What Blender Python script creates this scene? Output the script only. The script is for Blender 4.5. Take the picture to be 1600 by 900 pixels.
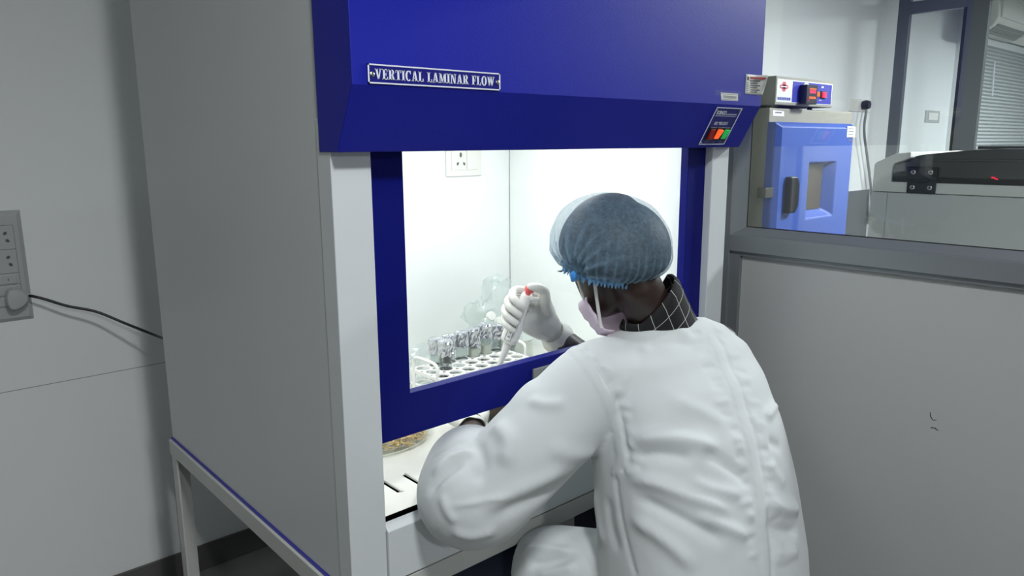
import bpy, bmesh, math, random
import numpy as np
from mathutils import Vector, Matrix, noise
from mathutils.bvhtree import BVHTree

random.seed(7); np.random.seed(7)
scene = bpy.context.scene
COL = scene.collection
for o in list(bpy.data.objects): bpy.data.objects.remove(o)

# ------------------------------------------------------------------ camera
FPX = 1152.6
YAW, PITCH, ROLL = 0.72561, -0.19357, -0.00546
CAM = Vector((-0.5841, -1.1, 1.5585))
FW = Vector((math.sin(YAW)*math.cos(PITCH), math.cos(YAW)*math.cos(PITCH), math.sin(PITCH)))
_r = Vector((math.cos(YAW), -math.sin(YAW), 0)); _u = _r.cross(FW)
RT = _r*math.cos(ROLL) + _u*math.sin(ROLL)
UP = -_r*math.sin(ROLL) + _u*math.cos(ROLL)
cd = bpy.data.cameras.new('camera'); cd.sensor_width = 36; cd.lens = FPX/1600*36; cd.clip_start = .02
cam = bpy.data.objects.new('camera', cd); COL.objects.link(cam)
cam.matrix_world = Matrix(((RT.x, UP.x, -FW.x, CAM.x), (RT.y, UP.y, -FW.y, CAM.y), (RT.z, UP.z, -FW.z, CAM.z), (0, 0, 0, 1)))
scene.camera = cam

def ray(x, y): return FW*FPX + RT*(x-800) - UP*(y-450)
def aty(x, y, Y): d = ray(x, y); return CAM + d*((Y-CAM.y)/d.y)
def atx(x, y, X): d = ray(x, y); return CAM + d*((X-CAM.x)/d.x)
def atz(x, y, Z): d = ray(x, y); return CAM + d*((Z-CAM.z)/d.z)
def atd(x, y, D): return CAM + ray(x, y)*(D/FPX)

# ------------------------------------------------------------------ world, exposure, lights
w = bpy.data.worlds.new('world'); scene.world = w; w.use_nodes = True
w.node_tree.nodes['Background'].inputs[0].default_value = (.75, .8, .82, 1)
w.node_tree.nodes['Background'].inputs[1].default_value = .05
vs = scene.view_settings
vs.view_transform = 'Standard'; vs.look = 'None'; vs.exposure = 0.0; vs.gamma = 1.0; vs.use_curve_mapping = False

def area(name, loc, sx, sy, power, col=(1, 1, 1), rot=(0, 0, 0)):
    l = bpy.data.lights.new(name, 'AREA'); l.shape = 'RECTANGLE'; l.size = sx; l.size_y = sy
    l.energy = power; l.color = col
    o = bpy.data.objects.new(name, l); COL.objects.link(o); o.location = loc; o.rotation_euler = rot
    return o
COOL = (.965, .99, 1.0)
# (x, y, size x, size y, power): the ceiling LED panels; the fitting under each is built below
PANELS = [(-.31, -1.25, .28, .28, 35), (-.80, -4.6, .10, 1.2, 80), (3.6, -.9, .6, .6, 190), (7.3, -1.0, .6, .6, 170)]
for i, (x, y, sx, sy, p) in enumerate(PANELS):
    area('panel_light', (x, y, 2.765), sx*.94, sy*.94, p, COOL)
area('chamber_light', (.58, .40, 1.70), .95, .25, 7.2, (.97, 1.0, 1.0))

# ------------------------------------------------------------------ materials
MATS = {}
def nodes_of(m): return m.node_tree.nodes, m.node_tree.links
def lin(c):
    return tuple(((v/255)/12.92 if v/255 <= .04045 else ((v/255+.055)/1.055)**2.4) for v in c)
def mat(name, col, rough=.5, metal=0, bump=0, bscale=200, var=0, vscale=3, spec=.5, emit=None, estr=0, sheen=0, coat=0, bdetail=4):
    if name in MATS: return MATS[name]
    m = bpy.data.materials.new(name); m.use_nodes = True
    N, L = nodes_of(m); b = N['Principled BSDF']
    b.inputs['Base Color'].default_value = (*col, 1); b.inputs['Roughness'].default_value = rough
    b.inputs['Metallic'].default_value = metal; b.inputs['Specular IOR Level'].default_value = spec
    b.inputs['Sheen Weight'].default_value = sheen; b.inputs['Coat Weight'].default_value = coat
    if emit: b.inputs['Emission Color'].default_value = (*emit, 1); b.inputs['Emission Strength'].default_value = estr
    tc = N.new('ShaderNodeTexCoord')
    if var:
        n = N.new('ShaderNodeTexNoise'); n.inputs['Scale'].default_value = vscale; n.inputs['Detail'].default_value = 6
        L.new(tc.outputs['Object'], n.inputs['Vector'])
        mx = N.new('ShaderNodeMix'); mx.data_type = 'RGBA'
        mx.inputs[6].default_value = (*[c*(1-var) for c in col], 1); mx.inputs[7].default_value = (*[min(1, c*(1+var)) for c in col], 1)
        L.new(n.outputs['Fac'], mx.inputs[0]); L.new(mx.outputs[2], b.inputs['Base Color'])
    if bump:
        n = N.new('ShaderNodeTexNoise'); n.inputs['Scale'].default_value = bscale; n.inputs['Detail'].default_value = bdetail
        L.new(tc.outputs['Object'], n.inputs['Vector'])
        bp = N.new('ShaderNodeBump'); bp.inputs['Strength'].default_value = bump; bp.inputs['Distance'].default_value = .002
        L.new(n.outputs['Fac'], bp.inputs['Height']); L.new(bp.outputs['Normal'], b.inputs['Normal'])
    MATS[name] = m; return m
def glass(name, tint=(1, 1, 1), ior=1.5, rough=0.0, haze=0.0, hcol=(.9, .95, .95)):
    m = bpy.data.materials.new(name); m.use_nodes = True; N, L = nodes_of(m); N.clear()
    out = N.new('ShaderNodeOutputMaterial'); t = N.new('ShaderNodeBsdfTransparent'); t.inputs[0].default_value = (*tint, 1)
    g = N.new('ShaderNodeBsdfGlossy'); g.inputs['Roughness'].default_value = rough; g.inputs[0].default_value = (1, 1, 1, 1)
    ge = N.new('ShaderNodeNewGeometry'); dt = N.new('ShaderNodeVectorMath'); dt.operation = 'DOT_PRODUCT'
    L.new(ge.outputs['Normal'], dt.inputs[0]); L.new(ge.outputs['Incoming'], dt.inputs[1])
    def mth(op, a, b=None):
        q = N.new('ShaderNodeMath'); q.operation = op; q.use_clamp = True
        for i, v in enumerate((a, b)):
            if v is None: continue
            if isinstance(v, (int, float)): q.inputs[i].default_value = v
            else: L.new(v, q.inputs[i])
        return q.outputs[0]
    f0 = ((ior-1)/(ior+1))**2                              # Schlick reflectance, the same from both faces of a thin pane
    cs = N.new('ShaderNodeMath'); cs.operation = 'ABSOLUTE'; L.new(dt.outputs['Value'], cs.inputs[0])
    fr = mth('ADD', mth('MULTIPLY', mth('POWER', mth('SUBTRACT', 1.0, cs.outputs[0]), 5.0), 1-f0), f0)
    mx = N.new('ShaderNodeMixShader'); L.new(fr, mx.inputs[0]); L.new(g.outputs[0], mx.inputs[2])
    if haze:
        d = N.new('ShaderNodeBsdfDiffuse'); d.inputs[0].default_value = (*hcol, 1)
        m2 = N.new('ShaderNodeMixShader'); m2.inputs[0].default_value = haze
        L.new(t.outputs[0], m2.inputs[1]); L.new(d.outputs[0], m2.inputs[2]); L.new(m2.outputs[0], mx.inputs[1])
    else: L.new(t.outputs[0], mx.inputs[1])
    L.new(mx.outputs[0], out.inputs[0]); MATS[name] = m; return m

mat('wall_paint', lin((232, 235, 235)), .6, bump=.02, bscale=60, var=.02, vscale=1.5)
mat('ceiling_paint', lin((225, 225, 222)), .8, bump=.05, bscale=80)
mat('joint', lin((150, 150, 150)), .8)
mat('tile', lin((150, 150, 146)), .35, var=.08, vscale=8)
mat('grout', lin((70, 70, 68)), .9)
mat('skirting', lin((90, 90, 88)), .4, var=.1, vscale=5)
mat('white_steel', lin((200, 204, 205)), .38, bump=.06, bscale=350, var=.035, vscale=2.5)
mat('post_steel', lin((208, 213, 215)), .36, bump=.06, bscale=350, var=.03, vscale=6)
mat('frame_steel', lin((190, 192, 188)), .42, bump=.08, bscale=300, var=.06, vscale=9)
mat('blue_coat', lin((25, 33, 152)), .48, spec=.22, bump=.13, bscale=420, var=.04, vscale=2, bdetail=2)
mat('sash_blue_shaded', lin((6, 14, 104)), .45, spec=.15, bump=.05, bscale=420, var=.03, vscale=2)  # darker base blue: shade from hood overhang and person put into the colour
mat('edge_blue', lin((50, 50, 150)), .4)
mat('chamber_white', lin((238, 242, 240)), .45, bump=.03, bscale=90)
mat('tray_white', lin((206, 205, 199)), .3, var=.03, vscale=6)
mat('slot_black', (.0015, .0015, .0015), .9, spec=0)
mat('white_plastic', lin((228, 228, 222)), .35)
mat('grey_plastic', lin((176, 179, 178)), .35)
mat('hole_grey', lin((90, 90, 88)), .6)
mat('black_plastic', (.008, .008, .009), .35)
mat('cord_black', (.006, .006, .007), .4)
mat('plate_blue', lin((22, 24, 120)), .3)
mat('print_white', lin((222, 226, 236)), .5)
mat('print_grey', lin((110, 112, 118)), .6)
mat('print_red', lin((190, 80, 90)), .6)
mat('paper', lin((205, 208, 202)), .6)
mat('metal', lin((190, 190, 188)), .25, metal=1)
mat('dark_metal', lin((120, 118, 110)), .3, metal=1)
mat('switch_red', lin((120, 18, 14)), .3, emit=lin((150, 22, 14)), estr=.12)  # faint glow put into the red, though the hood rocker is unlit
mat('switch_orange', lin((240, 80, 20)), .3, emit=(1, .11, .02), estr=.9)
mat('switch_orange_dim', lin((190, 90, 30)), .3, emit=lin((190, 90, 30)), estr=.15)
mat('switch_green', lin((20, 140, 60)), .3, emit=(.01, .5, .1), estr=.45)
mat('aluminium', lin((128, 133, 137)), .38, metal=.35, bump=.03, bscale=300, var=.03, vscale=4)
mat('aluminium_dark', lin((92, 97, 102)), .4, metal=.3, var=.03, vscale=4)
mat('gasket', (.01, .01, .01), .7)
mat('laminate', lin((172, 174, 174)), .42, bump=.03, bscale=140, var=.03, vscale=1.2)
mat('ink', lin((18, 20, 60)), .6)
mat('oven_beige', lin((140, 138, 126)), .45, bump=.05, bscale=500)
mat('oven_blue', lin((54, 82, 158)), .4, bump=.03, bscale=500)
mat('panel_white', lin((212, 216, 216)), .4)
mat('panel_blue', lin((44, 48, 150)), .4)
mat('display_red', (.3, 0, .02), .3, emit=(1, .03, .1), estr=1.6)
mat('led_red', (.3, 0, .02), .3, emit=(1, .02, .06), estr=1.2)
mat('machine_white', lin((214, 215, 210)), .4, var=.02, vscale=5)
mat('machine_side', lin((196, 198, 196)), .4, var=.03, vscale=5)
mat('lid_dark', lin((66, 68, 68)), .22, spec=.6)
mat('blind', lin((200, 206, 208)), .5)
mat('yellow_label', lin((190, 190, 120)), .6)
mat('louvre_grey', lin((120, 122, 122)), .4)
mat('lamp_face', (.9, .9, .9), .5, emit=COOL, estr=3.0)
mat('coat_cloth', lin((198, 203, 204)), .75, bump=.12, bscale=900, var=.015, vscale=10, sheen=.15, bdetail=2)
mat('skin', lin((50, 36, 31)), .42, bump=.12, bscale=120, var=.12, vscale=14)
mat('hair', (.006, .006, .007), .6, bump=.6, bscale=160)
mat('latex', lin((212, 212, 206)), .45, bump=.1, bscale=90, var=.03, vscale=20)
mat('mask_pink', lin((214, 196, 212)), .75, bump=.08, bscale=300)
mat('elastic', lin((205, 205, 202)), .7)
mat('denim', lin((38, 48, 66)), .8, bump=.2, bscale=600)
mat('shoe_black', (.012, .012, .013), .4)
mat('seat_black', (.012, .012, .013), .5)
mat('lash', (.004, .004, .004), .6)
mat('eye_white', lin((220, 215, 208)), .2)
mat('pip_white', lin((236, 236, 232)), .3)
mat('pip_grey', lin((150, 152, 150)), .35)
mat('pip_red', lin((220, 84, 84)), .4)
mat('foil', lin((205, 207, 212)), .20, metal=1, bump=.5, bscale=130, bdetail=3)
mat('medium', lin((226, 222, 205)), .5)
mat('straw', lin((186, 156, 96)), .7, var=.45, vscale=35)
mat('steel_lid', lin((150, 145, 138)), .2, metal=1)
mat('dark_brew', lin((70, 62, 52)), .25, spec=.6)
glass('pane_glass', (.93, .95, .95), 1.52)
glass('sash_glass', (.985, .99, .99), 1.35)
glass('tube_glass', (.90, .93, .93), 1.45)
glass('dish_glass', (.95, .965, .95), 1.45)
glass('bag_film', (.90, .93, .92), 1.45, rough=.12, haze=.16)
glass('tape_film', (.92, .94, 1.0), 1.3, rough=.25, haze=.05)

def cap_material():
    m = bpy.data.materials.new('cap_fleece'); m.use_nodes = True; N, L = nodes_of(m); N.clear()
    out = N.new('ShaderNodeOutputMaterial'); tc = N.new('ShaderNodeTexCoord')
    t = N.new('ShaderNodeBsdfTransparent')
    d = N.new('ShaderNodeBsdfDiffuse'); d.inputs[0].default_value = (*lin((152, 184, 208)), 1)
    tr = N.new('ShaderNodeBsdfTranslucent'); tr.inputs[0].default_value = (*lin((152, 184, 208)), 1)
    a = N.new('ShaderNodeMixShader'); a.inputs[0].default_value = .35
    L.new(d.outputs[0], a.inputs[1]); L.new(tr.outputs[0], a.inputs[2])
    v = N.new('ShaderNodeTexVoronoi'); v.feature = 'DISTANCE_TO_EDGE'; v.inputs['Scale'].default_value = 420
    n = N.new('ShaderNodeTexNoise'); n.inputs['Scale'].default_value = 110; n.inputs['Detail'].default_value = 6; n.inputs['Roughness'].default_value = .7
    L.new(tc.outputs['Object'], n.inputs['Vector'])
    mv = N.new('ShaderNodeMixRGB'); mv.inputs[0].default_value = .03
    L.new(tc.outputs['Object'], mv.inputs[1]); L.new(n.outputs['Color'], mv.inputs[2]); L.new(mv.outputs[0], v.inputs['Vector'])
    r1 = N.new('ShaderNodeMapRange'); r1.inputs[1].default_value = 0; r1.inputs[2].default_value = .16; r1.inputs[3].default_value = .62; r1.inputs[4].default_value = .18
    L.new(v.outputs['Distance'], r1.inputs[0])
    r2 = N.new('ShaderNodeMapRange'); r2.inputs[1].default_value = .35; r2.inputs[2].default_value = .7; r2.inputs[3].default_value = .6; r2.inputs[4].default_value = 1.1
    L.new(n.outputs['Fac'], r2.inputs[0])
    mu = N.new('ShaderNodeMath'); mu.operation = 'MULTIPLY'; L.new(r1.outputs[0], mu.inputs[0]); L.new(r2.outputs[0], mu.inputs[1])
    at = N.new('ShaderNodeAttribute'); at.attribute_name = 'dense'          # cloth is gathered (several layers) here
    ad = N.new('ShaderNodeMath'); ad.operation = 'ADD'; ad.use_clamp = True; L.new(mu.outputs[0], ad.inputs[0]); L.new(at.outputs['Fac'], ad.inputs[1])
    mx = N.new('ShaderNodeMixShader'); L.new(ad.outputs[0], mx.inputs[0]); L.new(t.outputs[0], mx.inputs[1]); L.new(a.outputs[0], mx.inputs[2])
    L.new(mx.outputs[0], out.inputs[0]); MATS['cap_fleece'] = m
cap_material()
mat('cap_hem', lin((130, 184, 228)), .8)
mat('cap_knot', lin((60, 140, 215)), .8)

def check_material():                                   # black shirt woven with a white windowpane check
    m = bpy.data.materials.new('check_shirt'); m.use_nodes = True; N, L = nodes_of(m); b = N['Principled BSDF']
    b.inputs['Roughness'].default_value = .85
    tc = N.new('ShaderNodeTexCoord'); sp = N.new('ShaderNodeSeparateXYZ'); L.new(tc.outputs['UV'], sp.inputs[0])
    mxm = N.new('ShaderNodeMath'); mxm.operation = 'MAXIMUM'
    for i in (0, 1):
        f = N.new('ShaderNodeMath'); f.operation = 'FRACT'; L.new(sp.outputs[i], f.inputs[0])
        l = N.new('ShaderNodeMath'); l.operation = 'LESS_THAN'; l.inputs[1].default_value = .04; L.new(f.outputs[0], l.inputs[0])
        L.new(l.outputs[0], mxm.inputs[i])
    mx = N.new('ShaderNodeMix'); mx.data_type = 'RGBA'; mx.inputs[6].default_value = (.008, .008, .009, 1); mx.inputs[7].default_value = (.45, .45, .43, 1)
    L.new(mxm.outputs[0], mx.inputs[0]); L.new(mx.outputs[2], b.inputs['Base Color']); MATS['check_shirt'] = m
check_material()

# ------------------------------------------------------------------ mesh helpers
WM = {}                                                   # world matrices of parents
class MB:
    def __init__(s): s.v = []; s.f = []; s.uv = None
    def add(s, vs, fs):
        o = len(s.v); s.v += [Vector(v) for v in vs]; s.f += [tuple(i+o for i in f) for f in fs]; return s
    def box(s, x0, x1, y0, y1, z0, z1):
        x0, x1 = sorted((x0, x1)); y0, y1 = sorted((y0, y1)); z0, z1 = sorted((z0, z1))
        return s.add([(x, y, z) for z in (z0, z1) for y in (y0, y1) for x in (x0, x1)],
                     [(0, 2, 3, 1), (4, 5, 7, 6), (0, 1, 5, 4), (2, 6, 7, 3), (0, 4, 6, 2), (1, 3, 7, 5)])
    def obox(s, c, ax, ay, az):                            # oriented box: centre and half axes
        c, ax, ay, az = map(Vector, (c, ax, ay, az))
        return s.add([c+ax*i+ay*j+az*k for k in (-1, 1) for j in (-1, 1) for i in (-1, 1)],
                     [(0, 2, 3, 1), (4, 5, 7, 6), (0, 1, 5, 4), (2, 6, 7, 3), (0, 4, 6, 2), (1, 3, 7, 5)])
    def prism_x(s, prof, x0, x1):                          # (y,z) profile counter-clockwise seen from +x
        n = len(prof)
        return s.add([(x0, y, z) for y, z in prof]+[(x1, y, z) for y, z in prof],
                     [tuple(range(n))[::-1], tuple(range(n, 2*n))]+[(i, (i+1) % n, (i+1) % n+n, i+n) for i in range(n)])
    def prism_y(s, prof, y0, y1):                          # (x,z) profile
        n = len(prof)
        return s.add([(x, y0, z) for x, z in prof]+[(x, y1, z) for x, z in prof],
                     [tuple(range(n)), tuple(range(n, 2*n))[::-1]]+[(i, i+n, (i+1) % n+n, (i+1) % n) for i in range(n)])
    def poly(s, pts, nrm, th):                             # flat polygon with thickness along nrm
        n = len(pts); nrm = Vector(nrm).normalized()*th
        P = [Vector(p) for p in pts]
        return s.add(P+[p+nrm for p in P], [tuple(range(n))[::-1], tuple(range(n, 2*n))]+[(i, (i+1) % n, (i+1) % n+n, i+n) for i in range(n)])
    def lathe(s, prof, c, axis=(0, 0, 1), n=24, closed=False):   # prof: (radius, height) list
        ax = Vector(axis).normalized(); a = ax.orthogonal().normalized(); b = ax.cross(a); c = Vector(c)
        vs = []; m = len(prof)
        for r, h in prof:
            for i in range(n):
                t = 2*math.pi*i/n; vs.append(c+ax*h+(a*math.cos(t)+b*math.sin(t))*r)
        fs = [(j*n+i, j*n+(i+1) % n, (j+1)*n+(i+1) % n, (j+1)*n+i) for j in range(m-1) for i in range(n)]
        if closed: fs += [(((m-1)*n)+i, ((m-1)*n)+(i+1) % n, (i+1) % n, i) for i in range(n)]
        else: fs += [tuple(range(n))[::-1], tuple(range((m-1)*n, m*n))]
        return s.add(vs, fs)
    def tube(s, pts, rad, n=10, sub=6, flat=None):         # Catmull-Rom tube, rad scalar or list
        P = [Vector(p) for p in pts]; R = rad if isinstance(rad, (list, tuple)) else [rad]*len(P)
        Q, S = spline(P, R, sub) if len(P) > 2 and sub > 1 else (P, list(R))
        vs = []; a = None
        for i, q in enumerate(Q):
            t = (Q[min(i+1, len(Q)-1)]-Q[max(i-1, 0)]).normalized()
            a = (t.orthogonal() if a is None else a-t*a.dot(t)).normalized(); b = t.cross(a)
            for k in range(n):
                th = 2*math.pi*k/n; vs.append(q+(a*math.cos(th)+b*math.sin(th))*S[i])
        m = len(Q)
        fs = [(j*n+i, j*n+(i+1) % n, (j+1)*n+(i+1) % n, (j+1)*n+i) for j in range(m-1) for i in range(n)]
        fs += [tuple(range(n))[::-1], tuple(range((m-1)*n, m*n))]
        return s.add(vs, fs)
    def loft(s, rings):                                    # list of equal-length vertex rings, capped
        n = len(rings[0]); m = len(rings); vs = [v for r in rings for v in r]
        fs = [(j*n+i, j*n+(i+1) % n, (j+1)*n+(i+1) % n, (j+1)*n+i) for j in range(m-1) for i in range(n)]
        fs += [tuple(range(n))[::-1], tuple(range((m-1)*n, m*n))]
        return s.add(vs, fs)
    def ell(s, c, ax, ay, az, nu=20, nv=14):               # ellipsoid with half axes
        c, ax, ay, az = map(Vector, (c, ax, ay, az))
        return s.loft([[c+az*(-math.cos(math.pi*(j+.02)/(nv+.04)))+(ax*math.cos(2*math.pi*i/nu)+ay*math.sin(2*math.pi*i/nu))*math.sin(math.pi*(j+.02)/(nv+.04)) for i in range(nu)] for j in range(nv+1)])
    def mesh(s, name, M=None):
        me = bpy.data.meshes.new(name)
        Mi = M.inverted() if M is not None else None
        me.from_pydata([tuple(Mi @ v) if Mi else tuple(v) for v in s.v], [], s.f); me.update()
        return me
    def build(s, name, material, parent=None, smooth=False, bevel=0, **kw):
        me = s.mesh(name, WM.get(parent))
        o = bpy.data.objects.new(name, me); COL.objects.link(o)
        me.materials.append(MATS[material])
        if parent: o.parent = parent; WM[o] = WM[parent]
        bm = bmesh.new(); bm.from_mesh(me); bmesh.ops.recalc_face_normals(bm, faces=bm.faces); bm.to_mesh(me); bm.free()
        if smooth: shade(me, 40 if smooth is True else smooth)
        if bevel:
            b = o.modifiers.new('bevel', 'BEVEL'); b.width = bevel; b.segments = 2; b.limit_method = 'ANGLE'; b.angle_limit = .6
        tag(o, **kw); return o
def shade(me, ang=40):
    me.polygons.foreach_set('use_smooth', [True]*len(me.polygons))
    if ang < 180: me.set_sharp_from_angle(angle=math.radians(ang))
def spline(P, R, sub):
    Q = []; S = []
    for i in range(len(P)-1):
        p0, p1, p2, p3 = P[max(i-1, 0)], P[i], P[i+1], P[min(i+2, len(P)-1)]
        for k in range(sub):
            t = k/sub
            Q.append(.5*((2*p1)+(p2-p0)*t+(2*p0-5*p1+4*p2-p3)*t*t+(3*p1-p0-3*p2+p3)*t**3))
            S.append(R[i]+(R[i+1]-R[i])*(t*t*(3-2*t)))
    Q.append(P[-1]); S.append(R[-1]); return Q, S
def tag(o, label=None, cat=None, group=None, kind=None):
    if label: o['label'] = label
    if cat: o['category'] = cat
    if group: o['group'] = group
    if kind: o['kind'] = kind
    return o
def thing(name, loc, label=None, cat=None, group=None, kind=None, rz=0):
    o = bpy.data.objects.new(name, None); COL.objects.link(o); o.empty_display_size = .05
    M = Matrix.Translation(Vector(loc)) @ Matrix.Rotation(rz, 4, 'Z'); o.matrix_world = M; WM[o] = M
    return tag(o, label, cat, group, kind)
def text(s, size, origin, ux, uy, name, material, parent, bold=0, width=None, lift=.0003):   # flat print from the built-in font
    c = bpy.data.curves.new('txt', 'FONT'); c.body = s; c.size = size; c.offset = bold
    o = bpy.data.objects.new('txt', c); COL.objects.link(o)
    me = bpy.data.meshes.new_from_object(o.evaluated_get(bpy.context.evaluated_depsgraph_get()))
    bpy.data.objects.remove(o); bpy.data.curves.remove(c)
    V = [v.co.copy() for v in me.vertices]; F = [tuple(p.vertices) for p in me.polygons]
    bpy.data.meshes.remove(me)
    ux = Vector(ux).normalized(); uy = Vector(uy).normalized(); n = ux.cross(uy)
    k = width/max(v.x for v in V) if width else 1
    b = MB(); b.add([Vector(origin)+ux*v.x*k+uy*v.y+n*lift for v in V], F)
    return b.build(name, material, parent)

# ------------------------------------------------------------------ the room
YB = 1.55
X2 = 5.752
CEIL = 2.8
fl = MB().box(-2.6, 10, -6.5, 1.75, -.12, -.012).build('floor', 'grout', kind='structure')
tile_me = None
for i in range(-3, 4):
    for j in range(-2, 3):
        x0 = .05+i*.6; y0 = .35+j*.6
        if tile_me is None:
            tile_me = MB().box(.0015, .5985, .0015, .5985, -.012, 0).mesh('tile'); tile_me.materials.append(MATS['tile'])
        if y0+.6 > YB+.05: continue
        t = bpy.data.objects.new('tile', tile_me); COL.objects.link(t); t.location = (x0, y0, 0); t.parent = fl
MB().box(-2.6, X2+.1, YB, YB+.12, 0, CEIL).build('wall_back', 'wall_paint', kind='structure')
MB().box(-2.6, 1.28, YB-.0006, YB, .8165, .8185).build('trim_1', 'joint', kind='structure', label='hairline horizontal joint across the white back wall')
MB().box(-2.6, 1.27, YB-.010, YB, 0, .10).build('baseboard_back', 'skirting', kind='structure', bevel=.003)
MB().box(-2.72, -2.6, -6.5, YB+.12, 0, CEIL).build('wall_left', 'laminate', kind='structure')
MB().box(-2.72, 10, -6.62, -6.5, 0, CEIL).build('wall_front', 'laminate', kind='structure')
MB().box(-2.72, 10.1, -6.62, YB+.12, CEIL, CEIL+.1).build('ceiling', 'ceiling_paint', kind='structure')
MB().box(1.335, X2, YB-.004, YB, 0, 1.168).build('trim_2', 'aluminium_dark', kind='structure', label='grey dado on the back wall of the next room')
for i, (x, y, sx, sy, p) in enumerate(PANELS):
    t = thing('ceiling_light', (x, y, CEIL), ['small square ceiling light panel above the person', 'long ceiling light batten at the rear of the room', 'square ceiling light panel in the room behind the glass partition', 'square ceiling light panel in the farthest room'][i], 'ceiling light', 'ceiling light panels')
    m = MB()
    for a, b, c, d in ((-sx/2, sx/2, -sy/2, -sy/2+.02), (-sx/2, sx/2, sy/2-.02, sy/2), (-sx/2, -sx/2+.02, -sy/2, sy/2), (sx/2-.02, sx/2, -sy/2, sy/2)):
        m.box(x+a, x+b, y+c, y+d, CEIL-.03, CEIL)
    m.build('frame', 'white_plastic', t)
    MB().box(x-sx/2+.02, x+sx/2-.02, y-sy/2+.02, y+sy/2-.02, CEIL-.015, CEIL-.005).build('diffuser', 'lamp_face', t)

# partition of aluminium, laminate and glass on the right of the cabinet
XP = 1.278
wr = thing('wall_right', (1.3, -.7, 0), kind='structure')
ZT0, ZT1 = 1.253, 1.300
bays = [(-2.85, -1.45), (-1.40, .057), (.157, 1.53)]
posts = [(-2.90, -2.85), (-1.45, -1.40), (.057, .157), (1.53, 1.55)]
for a, b in posts: MB().box(XP, XP+.05, a, b, 0, CEIL).build('mullion', 'aluminium', wr, bevel=.0015)
for a, b in bays:
    MB().box(XP-.003, XP+.05, a, b, ZT0, ZT1).build('transom', 'aluminium', wr, bevel=.0015)
    MB().box(XP, XP+.05, a, b, .0, .09).build('bottom_rail', 'aluminium', wr, bevel=.0015)
    MB().box(XP, XP+.05, a, b, 2.12, 2.17).build('transom', 'aluminium', wr, bevel=.0015)
    MB().box(XP+.022, XP+.034, a, b, .09, ZT0).build('laminate_panel', 'laminate', wr)
    for (y0, y1, z0, z1) in ((a, b, ZT0-.012, ZT0), (a, a+.012, .09, ZT0-.012), (b-.03, b, .09, ZT0-.012)):
        MB().box(XP+.008, XP+.024, y0, y1, z0, z1).build('bead', 'aluminium', wr)
    # glazing bead, chamfered towards the glass
    pr = [(XP+.002, 0), (XP+.006, 0.004), (XP+.019, .023), (XP+.019, 0)]
    m = MB()
    n = 4
    vs = [Vector((x, a, ZT1+z)) for x, z in pr]+[Vector((x, b, ZT1+z)) for x, z in pr]
    m.add(vs, [(0, 1, 2, 3), (7, 6, 5, 4)]+[(i, i+4, (i+1) % 4+4, (i+1) % 4) for i in range(4)]); m.build('bead', 'aluminium', wr)
    for (yy, sg) in ((a, 1), (b, -1)):
        m = MB(); vs = [Vector((x, yy+sg*z*1.75, ZT1+.0)) for x, z in pr]+[Vector((x, yy+sg*z*1.75, 2.12)) for x, z in pr]
        m.add(vs, [(0, 1, 2, 3), (7, 6, 5, 4)]+[(i, i+4, (i+1) % 4+4, (i+1) % 4) for i in range(4)]); m.build('bead', 'aluminium', wr)
    g = .0025
    MB().box(XP+.0185, XP+.0195, a+.04, b-.04, ZT1+.0225, ZT1+.025).build('gasket', 'gasket', wr)
    for yy in (a+.040, b-.042): MB().box(XP+.0185, XP+.0195, yy, yy+g, ZT1+.0225, 2.115).build('gasket', 'gasket', wr)
    MB().box(XP+.020, XP+.025, a+.002, b-.002, ZT1, 2.12).build('glass_pane', 'pane_glass', wr)
    MB().box(XP+.020, XP+.025, a+.002, b-.002, 2.17, CEIL).build('glass_pane', 'pane_glass', wr)
def pxx(x, y): return atx(x, y, XP+.0215)
MB().tube([pxx(1453.5, 644), pxx(1454, 650), pxx(1456, 654), pxx(1459, 656.5), pxx(1464, 656)], [.0005, .0009, .0008, .0007, .0003], n=6).build('pen_mark', 'ink', wr)
MB().tube([pxx(1454, 668.5), pxx(1457, 668), pxx(1460, 669.5), pxx(1461.5, 668.3), pxx(1463, 671), pxx(1467, 672.3)], [.0007, .0011, .0006, .0009, .0009, .0004], n=6).build('pen_mark', 'ink', wr)

# glazed wall at the far side of the next room
wn = thing('wall_next', (X2, 0, 0), kind='structure')
MB().box(X2, X2+.1, 1.446, YB, 0, CEIL).build('wall_strip', 'wall_paint', wn)
for (a, b, z0, z1) in ((1.36, 1.446, 0, CEIL), (.81, .955, 0, CEIL), (.955, 1.36, 2.53, 2.62), (.955, 1.36, 0, .1), (-1.3, -1.2, 0, CEIL), (-1.2, .81, 2.56, 2.65), (-1.2, .81, 0, .9)):
    MB().box(X2, X2+.05, a, b, z0, z1).build('frame', 'aluminium_dark', wn, bevel=.002)
MB().box(X2-.008, X2, .955, .975, .1, 2.53).build('gasket', 'gasket', wn)
MB().box(X2+.02, X2+.026, .955, 1.36, .1, 2.53).build('glass_pane', 'pane_glass', wn)
MB().box(X2+.02, X2+.026, -1.2, .81, .9, 2.56).build('glass_pane', 'pane_glass', wn)
MB().box(X2, X2+.1, -6.5, -1.3, 0, CEIL).build('wall_strip', 'wall_paint', wn)
XF = aty(1520, 120, 1.38).x
MB().box(XF, 10, 1.38, 1.5, 0, CEIL).build('wall_far', 'wall_paint', kind='structure')
MB().box(XF, XF+.1, 1.5, YB+.12, 0, CEIL).build('wall_far_return', 'wall_paint', kind='structure')
MB().box(X2+.1, XF, YB+.0, YB+.12, 0, CEIL).build('wall_far_side', 'wall_paint', kind='structure')
MB().box(10, 10.1, -6.6, 1.5, 0, CEIL).build('wall_far_end', 'wall_paint', kind='structure')

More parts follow.
